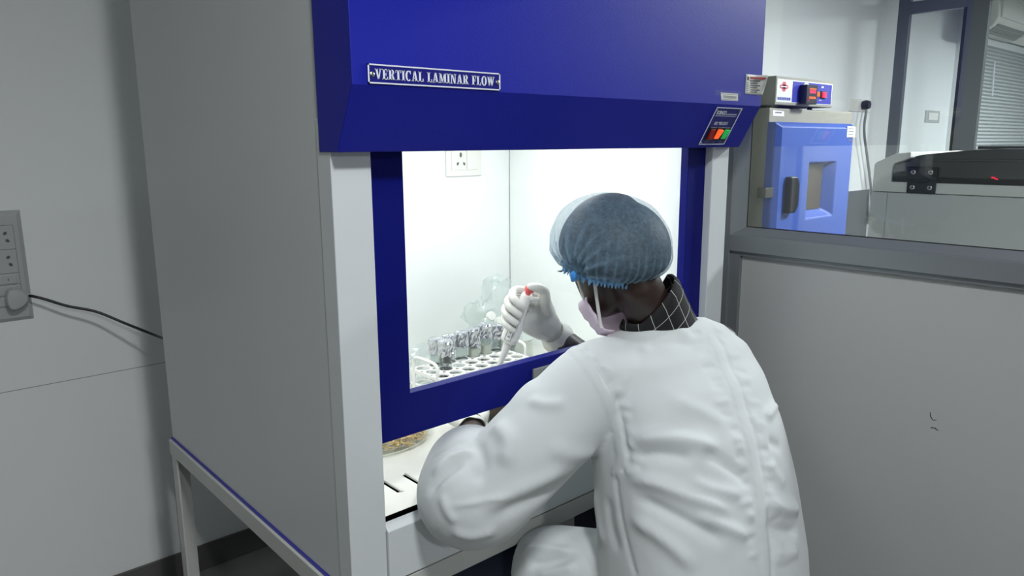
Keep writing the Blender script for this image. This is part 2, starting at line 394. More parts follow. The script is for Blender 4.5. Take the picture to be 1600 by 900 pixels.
# ------------------------------------------------------------------ laminar flow cabinet
W, D = 1.155, 1.005
ZB = .75
lf = thing('laminar_flow_cabinet', (W/2, D/2, 0), 'large white and blue vertical laminar flow cabinet with lit chamber on a steel stand', 'cabinet')
ZTOP = 2.25
MB().box(0, .018, 0.0, D, ZB, ZTOP).build('side_panel', 'white_steel', lf, bevel=.002)
MB().box(W-.018, W, 0.0, D, ZB, ZTOP).build('side_panel', 'white_steel', lf, bevel=.002)
MB().box(.018, W-.018, D-.018, D, ZB, ZTOP).build('back_panel', 'white_steel', lf)
MB().box(.018, W-.018, 0.03, D-.018, 1.80, ZTOP).build('plenum', 'white_steel', lf)
MB().box(.018, W-.018, 0.03, D-.018, ZB, .79).build('floor_pan', 'white_steel', lf)
for x0, x1 in ((-.0012, .0737), (W-.0737, W+.0012)):
    MB().box(x0, x1, -.003, .042, ZB, 1.60).build('front_post', 'post_steel', lf, bevel=.0015)
# blue hood, folded from sheet
prof = [(0.03, 1.546), (-.031, 1.546), (-.086, 1.647), (-.083, ZTOP), (.03, ZTOP)]
MB().prism_x(prof, -.003, W+.003).build('hood_cover', 'blue_coat', lf, bevel=.0015)
# sash: frame, pane, handle
sx0, sx1, sz0 = .0745, W-.0745, 1.016
gx0, gx1, gz0 = .150, 1.005, 1.099
def rect4(x0, x1, z0, z1, y): return [Vector((x0, y, z0)), Vector((x1, y, z0)), Vector((x1, y, z1)), Vector((x0, y, z1))]
sf = MB(); fr4 = [rect4(sx0, sx1, sz0, 1.64, .017), rect4(gx0, gx1, gz0, 1.60, .017), rect4(gx0, gx1, gz0, 1.60, .040), rect4(sx0, sx1, sz0, 1.64, .040)]
sf.add([v for r4 in fr4 for v in r4], [(j*4+i, j*4+(i+1) % 4, ((j+1) % 4)*4+(i+1) % 4, ((j+1) % 4)*4+i) for j in range(4) for i in range(4)])
sash = sf.build('sash_frame', 'sash_blue_shaded', lf, bevel=.0012)
MB().box(gx0-.01, gx1+.01, .034, .038, gz0-.01, 1.61).build('sash_glass', 'sash_glass', lf)
MB().box(.463, .60, .011, .0172, 1.028, 1.080).build('handle', 'louvre_grey', sash, bevel=.002)
# chamber lining
CB = .82
MB().box(.04, 1.11, CB, CB+.012, .86, 1.80).build('chamber_back', 'chamber_white', lf)
MB().box(1.11, 1.122, .045, CB+.012, .86, 1.80).build('chamber_side', 'chamber_white', lf)
MB().box(.030, .042, .045, CB+.012, .86, 1.80).build('chamber_side', 'chamber_white', lf)
MB().box(.03, 1.122, .045, CB+.012, 1.78, 1.80).build('chamber_top', 'chamber_white', lf)
MB().box(1.1085, 1.1105, CB-.002, CB, .874, 1.78).build('corner_joint', 'joint', lf)
# lamp fitting of the chamber
lamp = MB().box(.08, 1.08, .26, .54, 1.715, 1.78).build('lamp_housing', 'white_plastic', lf)
for y in (.34, .46): MB().lathe([(.013, 0), (.013, .9)], (.13, y, 1.73), (1, 0, 0), n=12).build('lamp_tube', 'lamp_face', lamp, smooth=True)
# work tray with slots cut along its front edge
tr = MB(); ys0, ys1 = .078, .138
slots = [.155+.0505*i for i in range(18)]
tr.box(.042, 1.11, .012, ys0, .868, .874); tr.box(.042, 1.11, ys1, CB, .868, .874)
xs = [.042]+[v for s in slots for v in (s-.0034, s+.0034)]+[1.11]
for i in range(0, len(xs), 2): tr.box(xs[i], xs[i+1], ys0, ys1, .8730, .874)
tray = tr.build('work_tray', 'tray_white', lf)
MB().box(.042, 1.11, ys0+.0005, ys1-.0005, .868, .8728).build('slot_shade_sheet', 'slot_black', lf)  # black sheet added just under the slots as their painted shade
for s in slots:                                           # raised lip beside each slot
    MB().prism_y([(s+.0034, .874), (s+.012, .874), (s+.0040, .8765)], ys0-.003, ys1+.003).build('slot_lip', 'tray_white', tray)
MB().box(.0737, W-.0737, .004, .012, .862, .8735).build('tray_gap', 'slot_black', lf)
# apron under the opening
MB().prism_x([(.03, ZB), (.03, .8675), (.004, .8675), (-.010, .853), (-.010, ZB+.0)], .0737, W-.0737).build('apron', 'post_steel', lf, bevel=.0012)
MB().box(.0722, .0742, -.0042, -.002, ZB, .853).build('apron_joint', 'joint', lf)
MB().lathe([(.003, 0), (.003, .0015), (.001, .002)], (.079, -.0035, .856), (0, -1, .3), n=10).build('screw', 'metal', lf)
MB().lathe([(.003, 0), (.003, .0015), (.001, .002)], (W-.11, -.029, 1.5462), (0, 0, -1), n=10).build('screw', 'metal', lf)
# stand
MB().box(-.004, W+.004, .002, D+.002, .7455, ZB+.0005).build('stand_cover', 'edge_blue', lf)
MB().box(-.010, .030, -.008, D+.004, .702, .7455).build('stand_rail', 'frame_steel', lf, bevel=.002)
MB().box(W-.030, W+.010, -.008, D+.004, .702, .7455).build('stand_rail', 'frame_steel', lf, bevel=.002)
MB().box(.030, W-.030, -.008, .032, .702, .7455).build('stand_rail', 'frame_steel', lf, bevel=.002)
MB().box(.030, W-.030, D-.036, D+.004, .702, .7455).build('stand_rail', 'frame_steel', lf, bevel=.002)
for lx, sx in ((-.008, 1), (W+.008, -1)):
    for ly, sy in ((-.006, 1), (D+.002, -1)):
        m = MB(); m.box(lx, lx+sx*.045, ly, ly+sy*.005, .03, .702); m.box(lx, lx+sx*.005, ly, ly+sy*.045, .03, .702)
        lg = m.build('leg', 'frame_steel', lf, bevel=.001)
        MB().lathe([(.02, 0), (.02, .01), (.008, .014), (.008, .05)], (lx+sx*.02, ly+sy*.02, 0), n=14).build('foot', 'black_plastic', lg)
for (x0, x1, y0, y1) in ((.0, W, D-.03, D-.005), (.0, .025, .0, D), (W-.025, W, 0, D)):
    MB().box(x0, x1, y0, y1, .14, .165).build('stand_brace', 'frame_steel', lf)

# socket inside the chamber
sk = MB().box(.838, .982, CB-.006, CB, 1.455, 1.60).build('chamber_socket', 'white_plastic', lf, bevel=.002)
MB().box(.858, .918, CB-.0075, CB-.006, 1.475, 1.585).build('socket_insert', 'white_plastic', sk, bevel=.001)
MB().box(.920, .962, CB-.0085, CB-.006, 1.475, 1.585).build('rocker', 'white_plastic', sk, bevel=.001)
def hole(cx, cz, rx, rz, tilt, y, par, n=12, matn='hole_grey', th=.0006):
    pts = [Vector((cx+rx*math.cos(t)*math.cos(tilt)-rz*math.sin(t)*math.sin(tilt), y, cz+rx*math.cos(t)*math.sin(tilt)+rz*math.sin(t)*math.cos(tilt))) for t in [2*math.pi*i/n for i in range(n)]]
    return MB().poly(pts, (0, -1, 0), th).build('socket_hole', matn, par)
a = aty(717.6, 242, CB); b = aty(713, 255.8, CB); c = aty(723, 255.8, CB)
hole(a.x, a.z, .0048, .008, 0, CB-.0076, sk); hole(b.x, b.z, .0038, .006, -.45, CB-.0076, sk); hole(c.x, c.z, .0038, .006, .45, CB-.0076, sk)

# name plate with serif capitals
def R4(x0, y0, x1, y1): return [(x0, y0), (x1, y0), (x1, y1), (x0, y1)]
def PA(b0, b1, t0, t1, y0=0, y1=1): return [(b0, y0), (b1, y0), (t1, y1), (t0, y1)]
def ringp(cx, cy, ro, ho, ri, hi, a0, a1, n=18):
    out = []
    for i in range(n):
        t0 = math.radians(a0+(a1-a0)*i/n); t1 = math.radians(a0+(a1-a0)*(i+1)/n)
        out.append([(cx+ri*math.cos(t0), cy+hi*math.sin(t0)), (cx+ro*math.cos(t0), cy+ho*math.sin(t0)), (cx+ro*math.cos(t1), cy+ho*math.sin(t1)), (cx+ri*math.cos(t1), cy+hi*math.sin(t1))])
    return out
S = .08
GL = {
 'V': (.78, [PA(.30, .48, .05, .29), PA(.36, .48, .60, .70), R4(0, 1-S, .36, 1), R4(.52, 1-S, .78, 1)]),
 'E': (.66, [R4(.08, 0, .31, 1), R4(0, 0, .62, S), R4(0, 1-S, .60, 1), R4(.53, 1-.26, .60, 1), R4(.55, 0, .64, .28), R4(.31, .47, .46, .55), R4(.41, .37, .48, .65)]),
 'R': (.76, [R4(.08, 0, .31, 1), R4(0, 0, .39, S), R4(0, 1-S, .36, 1), R4(.31, 1-S, .42, 1), R4(.31, .46, .40, .53), PA(.52, .76, .34, .52, 0, .5), R4(.55, 0, .8, S)]+ringp(.40, .73, .26, .27, .07, .19, -90, 90)),
 'T': (.68, [R4(.23, 0, .46, 1), R4(.14, 0, .55, S), R4(0, 1-S, .68, 1), R4(0, .72, .07, 1), R4(.61, .72, .68, 1)]),
 'I': (.40, [R4(.09, 0, .32, 1), R4(0, 0, .41, S), R4(0, 1-S, .41, 1)]),
 'C': (.70, ringp(.38, .5, .38, .52, .15, .43, 48, 312)+[R4(.58, .68, .66, 1.0)]),
 'A': (.78, [PA(.07, .18, .30, .40), PA(.46, .72, .30, .49), R4(.2, .26, .55, .34), R4(0, 0, .27, S), R4(.40, 0, .80, S)]),
 'L': (.62, [R4(.08, 0, .31, 1), R4(0, 0, .6, S), R4(0, 1-S, .39, 1), R4(.53, 0, .62, .32)]),
 'M': (.98, [R4(.09, 0, .18, 1), R4(.68, 0, .90, 1), PA(.38, .52, .10, .31), PA(.38, .48, .68, .76), R4(0, 0, .27, S), R4(.6, 0, .98, S), R4(0, 1-S, .3, 1), R4(.68, 1-S, .98, 1)]),
 'N': (.80, [R4(.09, 0, .18, 1), R4(.60, 0, .69, 1), PA(.50, .69, .09, .30), R4(0, 0, .27, S), R4(0, 1-S, .3, 1), R4(.5, 1-S, .79, 1)]),
 'F': (.62, [R4(.08, 0, .31, 1), R4(0, 0, .40, S), R4(0, 1-S, .60, 1), R4(.53, .70, .60, 1), R4(.31, .45, .46, .53), R4(.41, .35, .48, .63)]),
 'O': (.76, ringp(.38, .5, .38, .52, .15, .43, 0, 360, 28)),
 'W': (1.08, [PA(.26, .42, .05, .28), PA(.30, .40, .46, .56), PA(.64, .80, .42, .64), PA(.68, .79, .90, 1.0), R4(0, 1-S, .36, 1), R4(.84, 1-S, 1.1, 1)]),
 ' ': (.36, []),
}
npx0, npx1, npz0, npz1 = .0235, .2885, 1.6495, 1.6785
yf = -.0860
pl = MB().box(npx0, npx1, yf-.0022, yf+.001, npz0, npz1).build('name_plate', 'plate_blue', lf)
m = MB(); bw = .0026
for r_ in ((npx0, npx1, npz0, npz0+bw*.8), (npx0, npx1, npz1-bw*.8, npz1), (npx0, npx0+bw, npz0, npz1), (npx1-bw, npx1, npz0, npz1)):
    m.box(r_[0], r_[1], yf-.0027, yf-.0020, r_[2], r_[3])
m.build('border', 'print_white', pl)
word = 'VERTICAL LAMINAR FLOW'
tot = sum(GL[c][0]+.07 for c in word)
tx0, tx1 = npx0+.0125, npx1-.0125; sxx = (tx1-tx0)/tot; hh = .0155; zb0 = npz0+.0068
m = MB(); cx = tx0
for ch in word:
    wd, polys = GL[ch]
    for pg in polys: m.poly([Vector((cx+x*sxx, yf-.0022, zb0+y*hh)) for x, y in pg], (0, -1, 0), .0005)
    cx += (wd+.07)*sxx
m.build('lettering', 'print_white', pl)
for x in (npx0+.0075, npx1-.0065):
    MB().lathe([(.0042, 0), (.0040, .0012), (.0022, .0022), (.0006, .0023)], (x, yf-.0022, (npz0+npz1)/2-.001), (0, -1, 0), n=14).build('screw', 'metal', pl, smooth=True)

# switch panel on the sloping face
sp0 = Vector((0, -.0860, 1.647)); sp1 = Vector((0, -.0310, 1.546)); dn = (sp1-sp0); SL = dn.length; dn.normalize()
nrm = Vector((0, -abs(dn.z), -abs(dn.y))).normalized()
if nrm.dot(dn) > .01: nrm = Vector((0, dn.z, -dn.y)).normalized()
def onp(x, s, h=0): return Vector((x, 0, 0))+sp0+dn*s+nrm*h     # s measured down the slope
px0, px1, s0, s1 = .967, 1.077, .007, SL-.009
def slab(x0, x1, a, b, h0, h1, name, material, parent, **k):
    c = onp((x0+x1)/2, (a+b)/2, (h0+h1)/2)
    return MB().obox(c, ((x1-x0)/2, 0, 0), dn*(b-a)/2, nrm*(h1-h0)/2).build(name, material, parent, **k)
cp = slab(px0, px1, s0, s1, -.0005, .0018, 'switch_panel', 'plate_blue', lf)
m = MB()
for (x0, x1, a, b) in ((px0, px1, s0, s0+.0022), (px0, px1, s1-.0022, s1), (px0, px0+.003, s0, s1), (px1-.003, px1, s0, s1)):
    m.obox(onp((x0+x1)/2, (a+b)/2, .002), ((x1-x0)/2, 0, 0), dn*(b-a)/2, nrm*.0004)
m.build('border', 'print_white', cp)
for i, mm in enumerate(('switch_red', 'switch_orange', 'switch_green')):
    xc = px0+.026+i*.030; sc = s1-.030
    bz = slab(xc-.0135, xc+.0135, sc-.017, sc+.017, .0015, .0045, 'switch_bezel', 'black_plastic', cp, bevel=.001)
    c = onp(xc, sc, .0045); up_h = .006 if i else .002
    q = [c+Vector((-.0095, 0, 0))+dn*-.0125, c+Vector((.0095, 0, 0))+dn*-.0125, c+Vector((.0095, 0, 0))+dn*.0125, c+Vector((-.0095, 0, 0))+dn*.0125]
    t = [q[0]+nrm*(.006 if i else .002), q[1]+nrm*(.006 if i else .002), q[2]+nrm*(.0015 if i else .005), q[3]+nrm*(.0015 if i else .005)]
    MB().add(q+t, [(3, 2, 1, 0), (4, 5, 6, 7), (0, 1, 5, 4), (1, 2, 6, 5), (2, 3, 7, 6), (3, 0, 4, 7)]).build('rocker', mm, bz, bevel=.0008, label=['dark red unlit rocker switch', 'glowing orange rocker switch', 'glowing green rocker switch'][i])
text('SCIENCO', .0125, onp(px0+.010, s0+.018, .0018), (1, 0, 0), -dn, 'lettering', 'print_white', cp, bold=.0006, width=.040)
slab(px0+.052, px1-.012, s0+.0165, s0+.0180, .0018, .0021, 'lettering', 'print_white', cp)
slab(px0+.010, px1-.012, s0+.0215, s0+.0225, .0018, .0021, 'lettering', 'print_white', cp)
text('ISO 9001:2015', .0105, onp(px0+.022, s0+.045, .0018), (1, 0, 0), -dn, 'lettering', 'print_white', cp, bold=.0003, width=.056)
for i in range(3): slab(px0+.020+i*.030, px0+.034+i*.030, s1-.0085, s1-.0062, .0018, .0021, 'lettering', 'print_grey', cp)
for x in (px0+.006, px1-.006):
    for s in (s0+.007, s1-.006): MB().lathe([(.0032, 0), (.003, .0012), (.001, .002)], onp(x, s, .0018), nrm, n=12).build('screw', 'metal', cp)
# stickers on the hood
def sticker(c4, yy, name, par, rows, matn='paper', label=None):
    P = [aty(x, y, yy) for x, y in c4]
    o = MB().poly(P, (0, -1, 0), .0003).build(name, matn, par, label=label)
    for (u0, u1, v0, v1, mm) in rows:
        f = lambda u, v: P[0]*(1-u)*(1-v)+P[1]*u*(1-v)+P[2]*u*v+P[3]*(1-u)*v
        MB().poly([f(u0, v0)+Vector((0, -.0003, 0)), f(u1, v0)+Vector((0, -.0003, 0)), f(u1, v1)+Vector((0, -.0003, 0)), f(u0, v1)+Vector((0, -.0003, 0))], (0, -1, 0), .0002).build('print', mm, o)
    return o
YH = -.0856
MB().poly([aty(x, y, YH-.0001) for x, y in ((1117.5, 140), (1158, 143.5), (1157, 161), (1117, 158.5))], (0, -1, 0), .0002).build('clear_tape', 'tape_film', lf)
sticker([(1126, 144.5), (1153, 146.5), (1153, 158), (1127, 156.5)], YH-.0004, 'sticker', lf, [(.12, .90, .38, .46, 'print_grey'), (.12, .90, .52, .60, 'print_grey'), (.12, .9, .64, .70, 'print_grey'), (.0, 1, .14, .19, 'print_grey'), (.04, .98, .86, .91, 'print_grey')], label='small white printed sticker')
rows = [(.25, .95, .12, .22, 'print_red'), (.08, .18, .12, .3, 'ink'), (.25, .8, .28, .33, 'print_grey')]
for k in range(5): rows += [(.05, .18, .40+k*.1, .43+k*.1, 'print_grey'), (.30, .72+.1*(k % 2), .40+k*.11, .445+k*.11, 'print_grey')]
# instruction sticker with a curled right edge
P = {}
m = MB(); vs = []
for i in range(9):
    for j in range(9):
        u, v = i/8, j/8; x = 1.0812+u*.0735; z = 1.7215-v*.0475
        curl = max(0, u-.55)**2*.09*(1-.75*v)
        vs.append(Vector((x, YH-.0006-curl, z)))
m.add(vs, [(i*9+j, i*9+j+1, (i+1)*9+j+1, (i+1)*9+j) for i in range(8) for j in range(8)])
st = m.build('sticker', 'paper', lf, smooth=True, label='white instruction sticker with a curling corner')
so = st.modifiers.new('thickness', 'SOLIDIFY'); so.thickness = .0002
for (u0, u1, v0, v1, mm) in rows:
    q = []
    for (u, v) in ((u0, v0), (u1, v0), (u1, v1), (u0, v1)):
        q.append(Vector((1.0812+u*.0735, YH-.0012-max(0, u-.55)**2*.09*(1-.75*v), 1.7215-v*.0475)))
    MB().poly(q, (0, -1, 0), .0001).build('print', mm, st)

# ------------------------------------------------------------------ switchboard, plug and cord on the back wall
sb = thing('switchboard', (-.34, YB, 1.2), 'tall grey modular socket and switch plate on the back wall', 'socket')
pr = [(-.470, YB), (-.470, YB-.004), (-.458, YB-.012), (-.227, YB-.012), (-.215, YB-.004), (-.215, YB)]
m = MB(); vs = [Vector((x, y, 1.035)) for x, y in pr]+[Vector((x, y, 1.3705)) for x, y in pr]
for v in vs:
    if abs(v.y-(YB-.012)) < 1e-6: v.z += .012 if v.z < 1.2 else -.012
m.add(vs, [tuple(range(6)), tuple(range(6, 12))[::-1]]+[(i, i+6, (i+1) % 6+6, (i+1) % 6) for i in range(6)])
m.build('cover_plate', 'grey_plastic', sb, bevel=.001)
MB().box(-.447, -.2385, YB-.0128, YB-.0120, 1.082, 1.328).build('module_recess', 'hole_grey', sb)
def module(x0, x1, z0, z1, kind):
    o = MB().box(x0, x1, YB-.0155, YB-.0125, z0, z1).build('socket_module' if kind == 's' else 'switch_module', 'grey_plastic', sb, bevel=.0008)
    if kind == 's':
        cx = x0+.075 if x1-x0 > .11 else x0+.03
        for (dx, dz, r, ti) in ((x1-.022-x0, .020, .0045, .8), (x1-.018-x0, -.016, .0045, -.8), (x1-.052-x0, .0, .0055, 0)):
            hole(x0+dx, (z0+z1)/2+dz*.62, r*1.3, r, ti, YB-.0156, o)
    else:
        MB().box(x0+.004, x1-.008, YB-.019, YB-.0155, z0+.003, z1-.003).build('rocker', 'grey_plastic', o, bevel=.0015)
        MB().box((x0+x1)/2+.02, (x0+x1)/2+.023, YB-.0192, YB-.019, (z0+z1)/2-.004, (z0+z1)/2+.003).build('print', 'print_grey', o)
for x0, x1 in ((-.446, -.343), (-.342, -.2395)):
    module(x0, x1, 1.256, 1.327, 's'); module(x0, x1, 1.184, 1.255, 's')
    module(x0, x1, 1.149, 1.183, 'w'); module(x0, x1, 1.115, 1.148, 'w')
    module(x0, x1, 1.083, 1.114, 'w')
pg = thing('power_plug', (-.262, YB-.02, 1.105), 'grey plug with black cord running from the switchboard behind the cabinet', 'plug')
c = aty(24, 466, YB-.035)
prs = []
for h, k in ((0.014, .82), (.0, 1.0), (-.016, 1.0), (-.024, .86), (-.026, .5)):
    prs.append([c+Vector((k*(.029*math.cos(t)+.007*math.cos(2*t)*.5), h, k*.033*math.sin(t)*(1-.14*math.cos(t)))) for t in [2*math.pi*i/24 for i in range(24)]])
MB().loft(prs).build('plug_body', 'grey_plastic', pg, smooth=True)
MB().tube([c+Vector((.022, -.004, .003)), c+Vector((.040, -.004, .004))], .0075, n=12, sub=1).build('strain_relief', 'grey_plastic', pg, smooth=True)
cpts = [c+Vector((.03, -.004, .004)), aty(52, 463, 1.50), aty(72, 468, 1.49), aty(105, 478, 1.48), aty(150, 487, 1.46), aty(195, 505, 1.43), aty(235, 521, 1.38), aty(256, 529, 1.30), Vector((.07, 1.18, .99)), Vector((.13, 1.06, 1.0)), Vector((.13, 1.004, 1.0))]
MB().tube(cpts, .0042, n=10, sub=8).build('cord', 'cord_black', pg, smooth=True)

# ------------------------------------------------------------------ things in the next room
# incubator
YO = .62
tl = aty(1203, 168, YO); bx0 = tl.x; bx1 = aty(1332, 172, YO).x; bz1 = tl.z
inc = thing('incubator', ((bx0+bx1)/2, YO+.3, 0.9), 'beige lab incubator with a blue windowed door and control box on top', 'incubator')
BZ0 = .86
MB().box(bx0, bx1, YO, YO+.50, BZ0, bz1).build('body', 'oven_beige', inc, bevel=.006)
d0 = aty(1216, 190, YO-.05); d1 = aty(1336, 193, YO-.05); dz1 = d0.z; dx0, dx1 = d0.x, d1.x; dz0 = .90
w0 = aty(1263, 254, YO-.05); w1 = aty(1304, 330, YO-.05)
wx0, wx1, wz0, wz1 = w0.x, aty(1305, 260, YO-.05).x, aty(1258, 342, YO-.05).z, w0.z
m = MB(); m.box(dx0, wx0, YO-.05, YO-.002, dz0, dz1); m.box(wx1, dx1, YO-.05, YO-.002, dz0, dz1); m.box(wx0, wx1, YO-.05, YO-.002, wz1, dz1); m.box(wx0, wx1, YO-.05, YO-.002, dz0, wz0)
m = MB()                                                 # door as one shell with a splayed window opening
def ring(x0, x1, z0, z1, y): return [Vector((x0, y, z0)), Vector((x1, y, z0)), Vector((x1, y, z1)), Vector((x0, y, z1))]
R_ = [ring(dx0, dx1, dz0, dz1, YO-.002), ring(dx0, dx1, dz0, dz1, YO-.035), ring(dx0+.03, dx1-.02, dz0+.02, dz1-.02, YO-.055), ring(wx0, wx1, wz0, wz1, YO-.055), ring(wx0+.05, wx1-.05, wz0+.035, wz1-.012, YO-.008), ring(wx0+.05, wx1-.05, wz0+.035, wz1-.012, YO-.002)]
vs = [v for r_ in R_ for v in r_]
fs = [(j*4+i, j*4+(i+1) % 4, (j+1)*4+(i+1) % 4, (j+1)*4+i) for j in range(5) for i in range(4)]
m.add(vs, fs); door = m.build('door', 'oven_blue', inc, bevel=.006)
MB().box(wx0+.05, wx1-.05, YO-.012, YO-.006, wz0+.035, wz1-.012).build('door_window', 'dark_brew', door)
h0 = aty(1230, 276, YO-.06); h1 = aty(1243, 331, YO-.06)
MB().prism_y([(h0.x-.005, h1.z), (h0.x-.005, h0.z), (h0.x+.05, h0.z), (h0.x+.075, h0.z-.03), (h0.x+.075, h1.z+.03), (h0.x+.05, h1.z)], YO-.085, YO-.054).build('handle', 'black_plastic', door, bevel=.006)
for zz in (aty(1205, 300, YO-.02).z,):
    MB().box(dx0-.055, dx0+.018, YO-.042, YO-.0005, zz-.022, zz+.022).build('hinge', 'dark_metal', inc, bevel=.002)
c0 = aty(1213.5, 118, YO-.02); c1 = aty(1303, 125, YO-.02); cb = aty(1210, 164, YO-.02)
kx0, kx1, kz0, kz1 = c0.x, c1.x, bz1+.012, c0.z
kb = MB().box(kx0, kx1, YO-.02, YO+.33, kz0, kz1).build('control_box', 'oven_beige', inc, bevel=.004)
for xx in (kx0+.05, kx1-.12): MB().lathe([(.012, 0), (.012, .014)], (xx, YO+.03, bz1), n=12).build('rubber_foot', 'black_plastic', kb)
fr = .012
MB().box(kx0+fr*.6, kx1-fr, YO-.0212, YO-.02, kz0+fr, kz1-fr).build('face_plate', 'panel_white', kb)
def kf(u, v): return kx0+(kx1-kx0)*u, kz1+(kz0-kz1)*v
def kbox(u0, u1, v0, v1, h, name, mm, par=kb, h0=0.0212, **k):
    x0, z1_ = kf(u0, v0); x1, z0_ = kf(u1, v1); return MB().box(x0, x1, YO-h0-h, YO-h0, z0_, z1_).build(name, mm, par, **k)
kbox(.265, .965, .14, .88, .0008, 'blue_panel', 'panel_blue')
dsp = kbox(.385, .575, .24, .94, .035, 'temperature_controller', 'black_plastic', bevel=.003)
kbox(.44, .54, .44, .545, .0008, 'display', 'display_red', dsp, h0=.0562)
kbox(.43, .55, .36, .42, .0006, 'display_row', 'switch_orange_dim', dsp, h0=.0562)
kbox(.43, .55, .66, .75, .0006, 'display_row', 'switch_orange_dim', dsp, h0=.0562)
kbox(.41, .445, .76, .84, .0006, 'display_mark', 'switch_red', dsp, h0=.0562)
MB().poly([Vector((kf(.43, 0)[0], YO-.0222, kf(0, .25)[1])), Vector((kf(.55, 0)[0], YO-.0222, kf(0, .25)[1])), Vector((kf(.515, 0)[0], YO-.0222, kf(0, .15)[1])), Vector((kf(.47, 0)[0], YO-.0222, kf(0, .15)[1]))], (0, -1, 0), .002).build('bracket', 'panel_white', kb)
kbox(.625, .715, .44, .64, .012, 'switch', 'switch_orange_dim', bevel=.003)
sw = kbox(.755, .84, .40, .68, .006, 'switch_bezel', 'black_plastic', bevel=.002)
kbox(.77, .83, .44, .64, .008, 'rocker', 'switch_orange', sw, h0=.0272, bevel=.002).data.materials[0] = MATS['display_red']
for (u0, u1, v0, v1) in ((.625, .675, .31, .335), (.77, .81, .22, .28), (.62, .68, .75, .775), (.74, .78, .73, .75)): kbox(u0, u1, v0, v1, .0004, 'print', 'print_white', h0=.022)
# red lozenge emblem and blue lettering bars
ex, ez = kf(.125, .36); 
m = MB()
for dx, dz in ((0, .012), (0, -.012), (.021, 0), (-.021, 0), (0, 0)):
    m.poly([Vector((ex+dx+.016*math.cos(t), YO-.0213, ez+dz+.0095*math.sin(t))) for t in [2*math.pi*i/12 for i in range(12)]], (0, -1, 0), .0006)
m.build('emblem', 'print_red', kb)
MB().box(ex-.028, ex+.028, YO-.0222, YO-.0219, ez-.0022, ez+.0022).build('emblem_bar', 'panel_white', kb)
for k in range(7): kbox(.03+k*.031, .054+k*.031, .73, .83, .0005, 'lettering', 'panel_blue', h0=.0213)
sl = [aty(x, y, YO-.0005) for x, y in ((1207.5, 172), (1225, 174), (1225, 182), (1207.5, 181))]
s_ = MB().poly(sl, (0, -1, 0), .0006).build('sticker', 'print_white', inc)
MB().box(sl[0].x+.02, sl[1].x-.02, YO-.0016, YO-.0012, sl[3].z+.012, sl[3].z+.018).build('print', 'print_grey', s_)
sl = [aty(x, y, YO-.0555) for x, y in ((1324, 197), (1337, 198), (1336, 215), (1323, 214.5))]
s_ = MB().poly(sl, (0, -1, 0), .0006).build('sticker', 'paper', door)
for k in range(5): MB().box(sl[0].x+.015, sl[1].x-.02, YO-.0566, YO-.0562, sl[0].z-.014-k*.014, sl[0].z-.010-k*.014).build('print', 'print_grey', s_)
bt = thing('lab_bench', (3.3, 1.1, 0), 'grey bench carrying the incubator behind the glass partition', 'bench')
MB().box(2.2, 4.6, .45, 1.54, .82, .86).build('bench_top', 'aluminium_dark', bt, bevel=.003)
for x in (2.25, 4.5):
    for y in (.50, 1.45): MB().box(x, x+.05, y, y+.05, 0, .82).build('leg', 'aluminium_dark', bt)

# centrifuge with a dark lid
XM = 2.3
ms = thing('centrifuge', (2.65, -.25, .9), 'white lab centrifuge with a dark lid and black hinge plates behind the glass', 'centrifuge')
yl = .096; yr = -.62; xm1 = 3.0
zs = 1.374                                                  # seam between body and upper shell
MB().box(XM+.004, xm1, yr, yl+.002, .95, zs-.0015).build('body', 'machine_side', ms, bevel=.004)
MB().box(XM, XM+.006, yr, .037, .955, zs-.0030).build('side_panel', 'machine_side', ms, bevel=.001)
MB().box(XM, XM+.006, .040, yl+.002, .955, zs-.0030).build('side_panel', 'machine_side', ms, bevel=.001)
zl0 = 1.412
sh = [(yl, zs), (yl, 1.470), (yl-.006, 1.482), (.02, 1.515), (-.03, 1.520), (-.03, 1.500), (.024, 1.478), (.030, 1.470), (.030, zl0), (yr, zl0), (yr, zs)]
MB().prism_x([(y, z) for y, z in sh], XM, xm1).build('upper_shell', 'machine_white', ms, bevel=.003)
lp = [(.027, zl0+.001), (.027, 1.462), (.018, 1.476), (-.025, 1.487), (-.045, 1.505), (-.07, 1.511), (-.20, 1.526), (-.30, 1.532), (yr+.02, 1.532), (yr+.01, zl0+.001)]
ld = MB().prism_x(lp, XM+.003, xm1-.05).build('lid', 'lid_dark', ms, bevel=.004)
MB().box(XM-.0005, XM+.02, yr+.01, .024, zl0+.001, zl0+.020).build('lid_gasket', 'black_plastic', ld)
MB().prism_x([(-.075, 1.488), (-.075, 1.496), (yr+.02, 1.500), (yr+.02, 1.490)], XM-.001, XM+.02).build('lid_rim', 'lid_dark', ld, bevel=.002)
MB().box(XM+.14, XM+.5, -.50, -.20, 1.530, 1.540).build('lid_window', 'lid_dark', ld, bevel=.003)
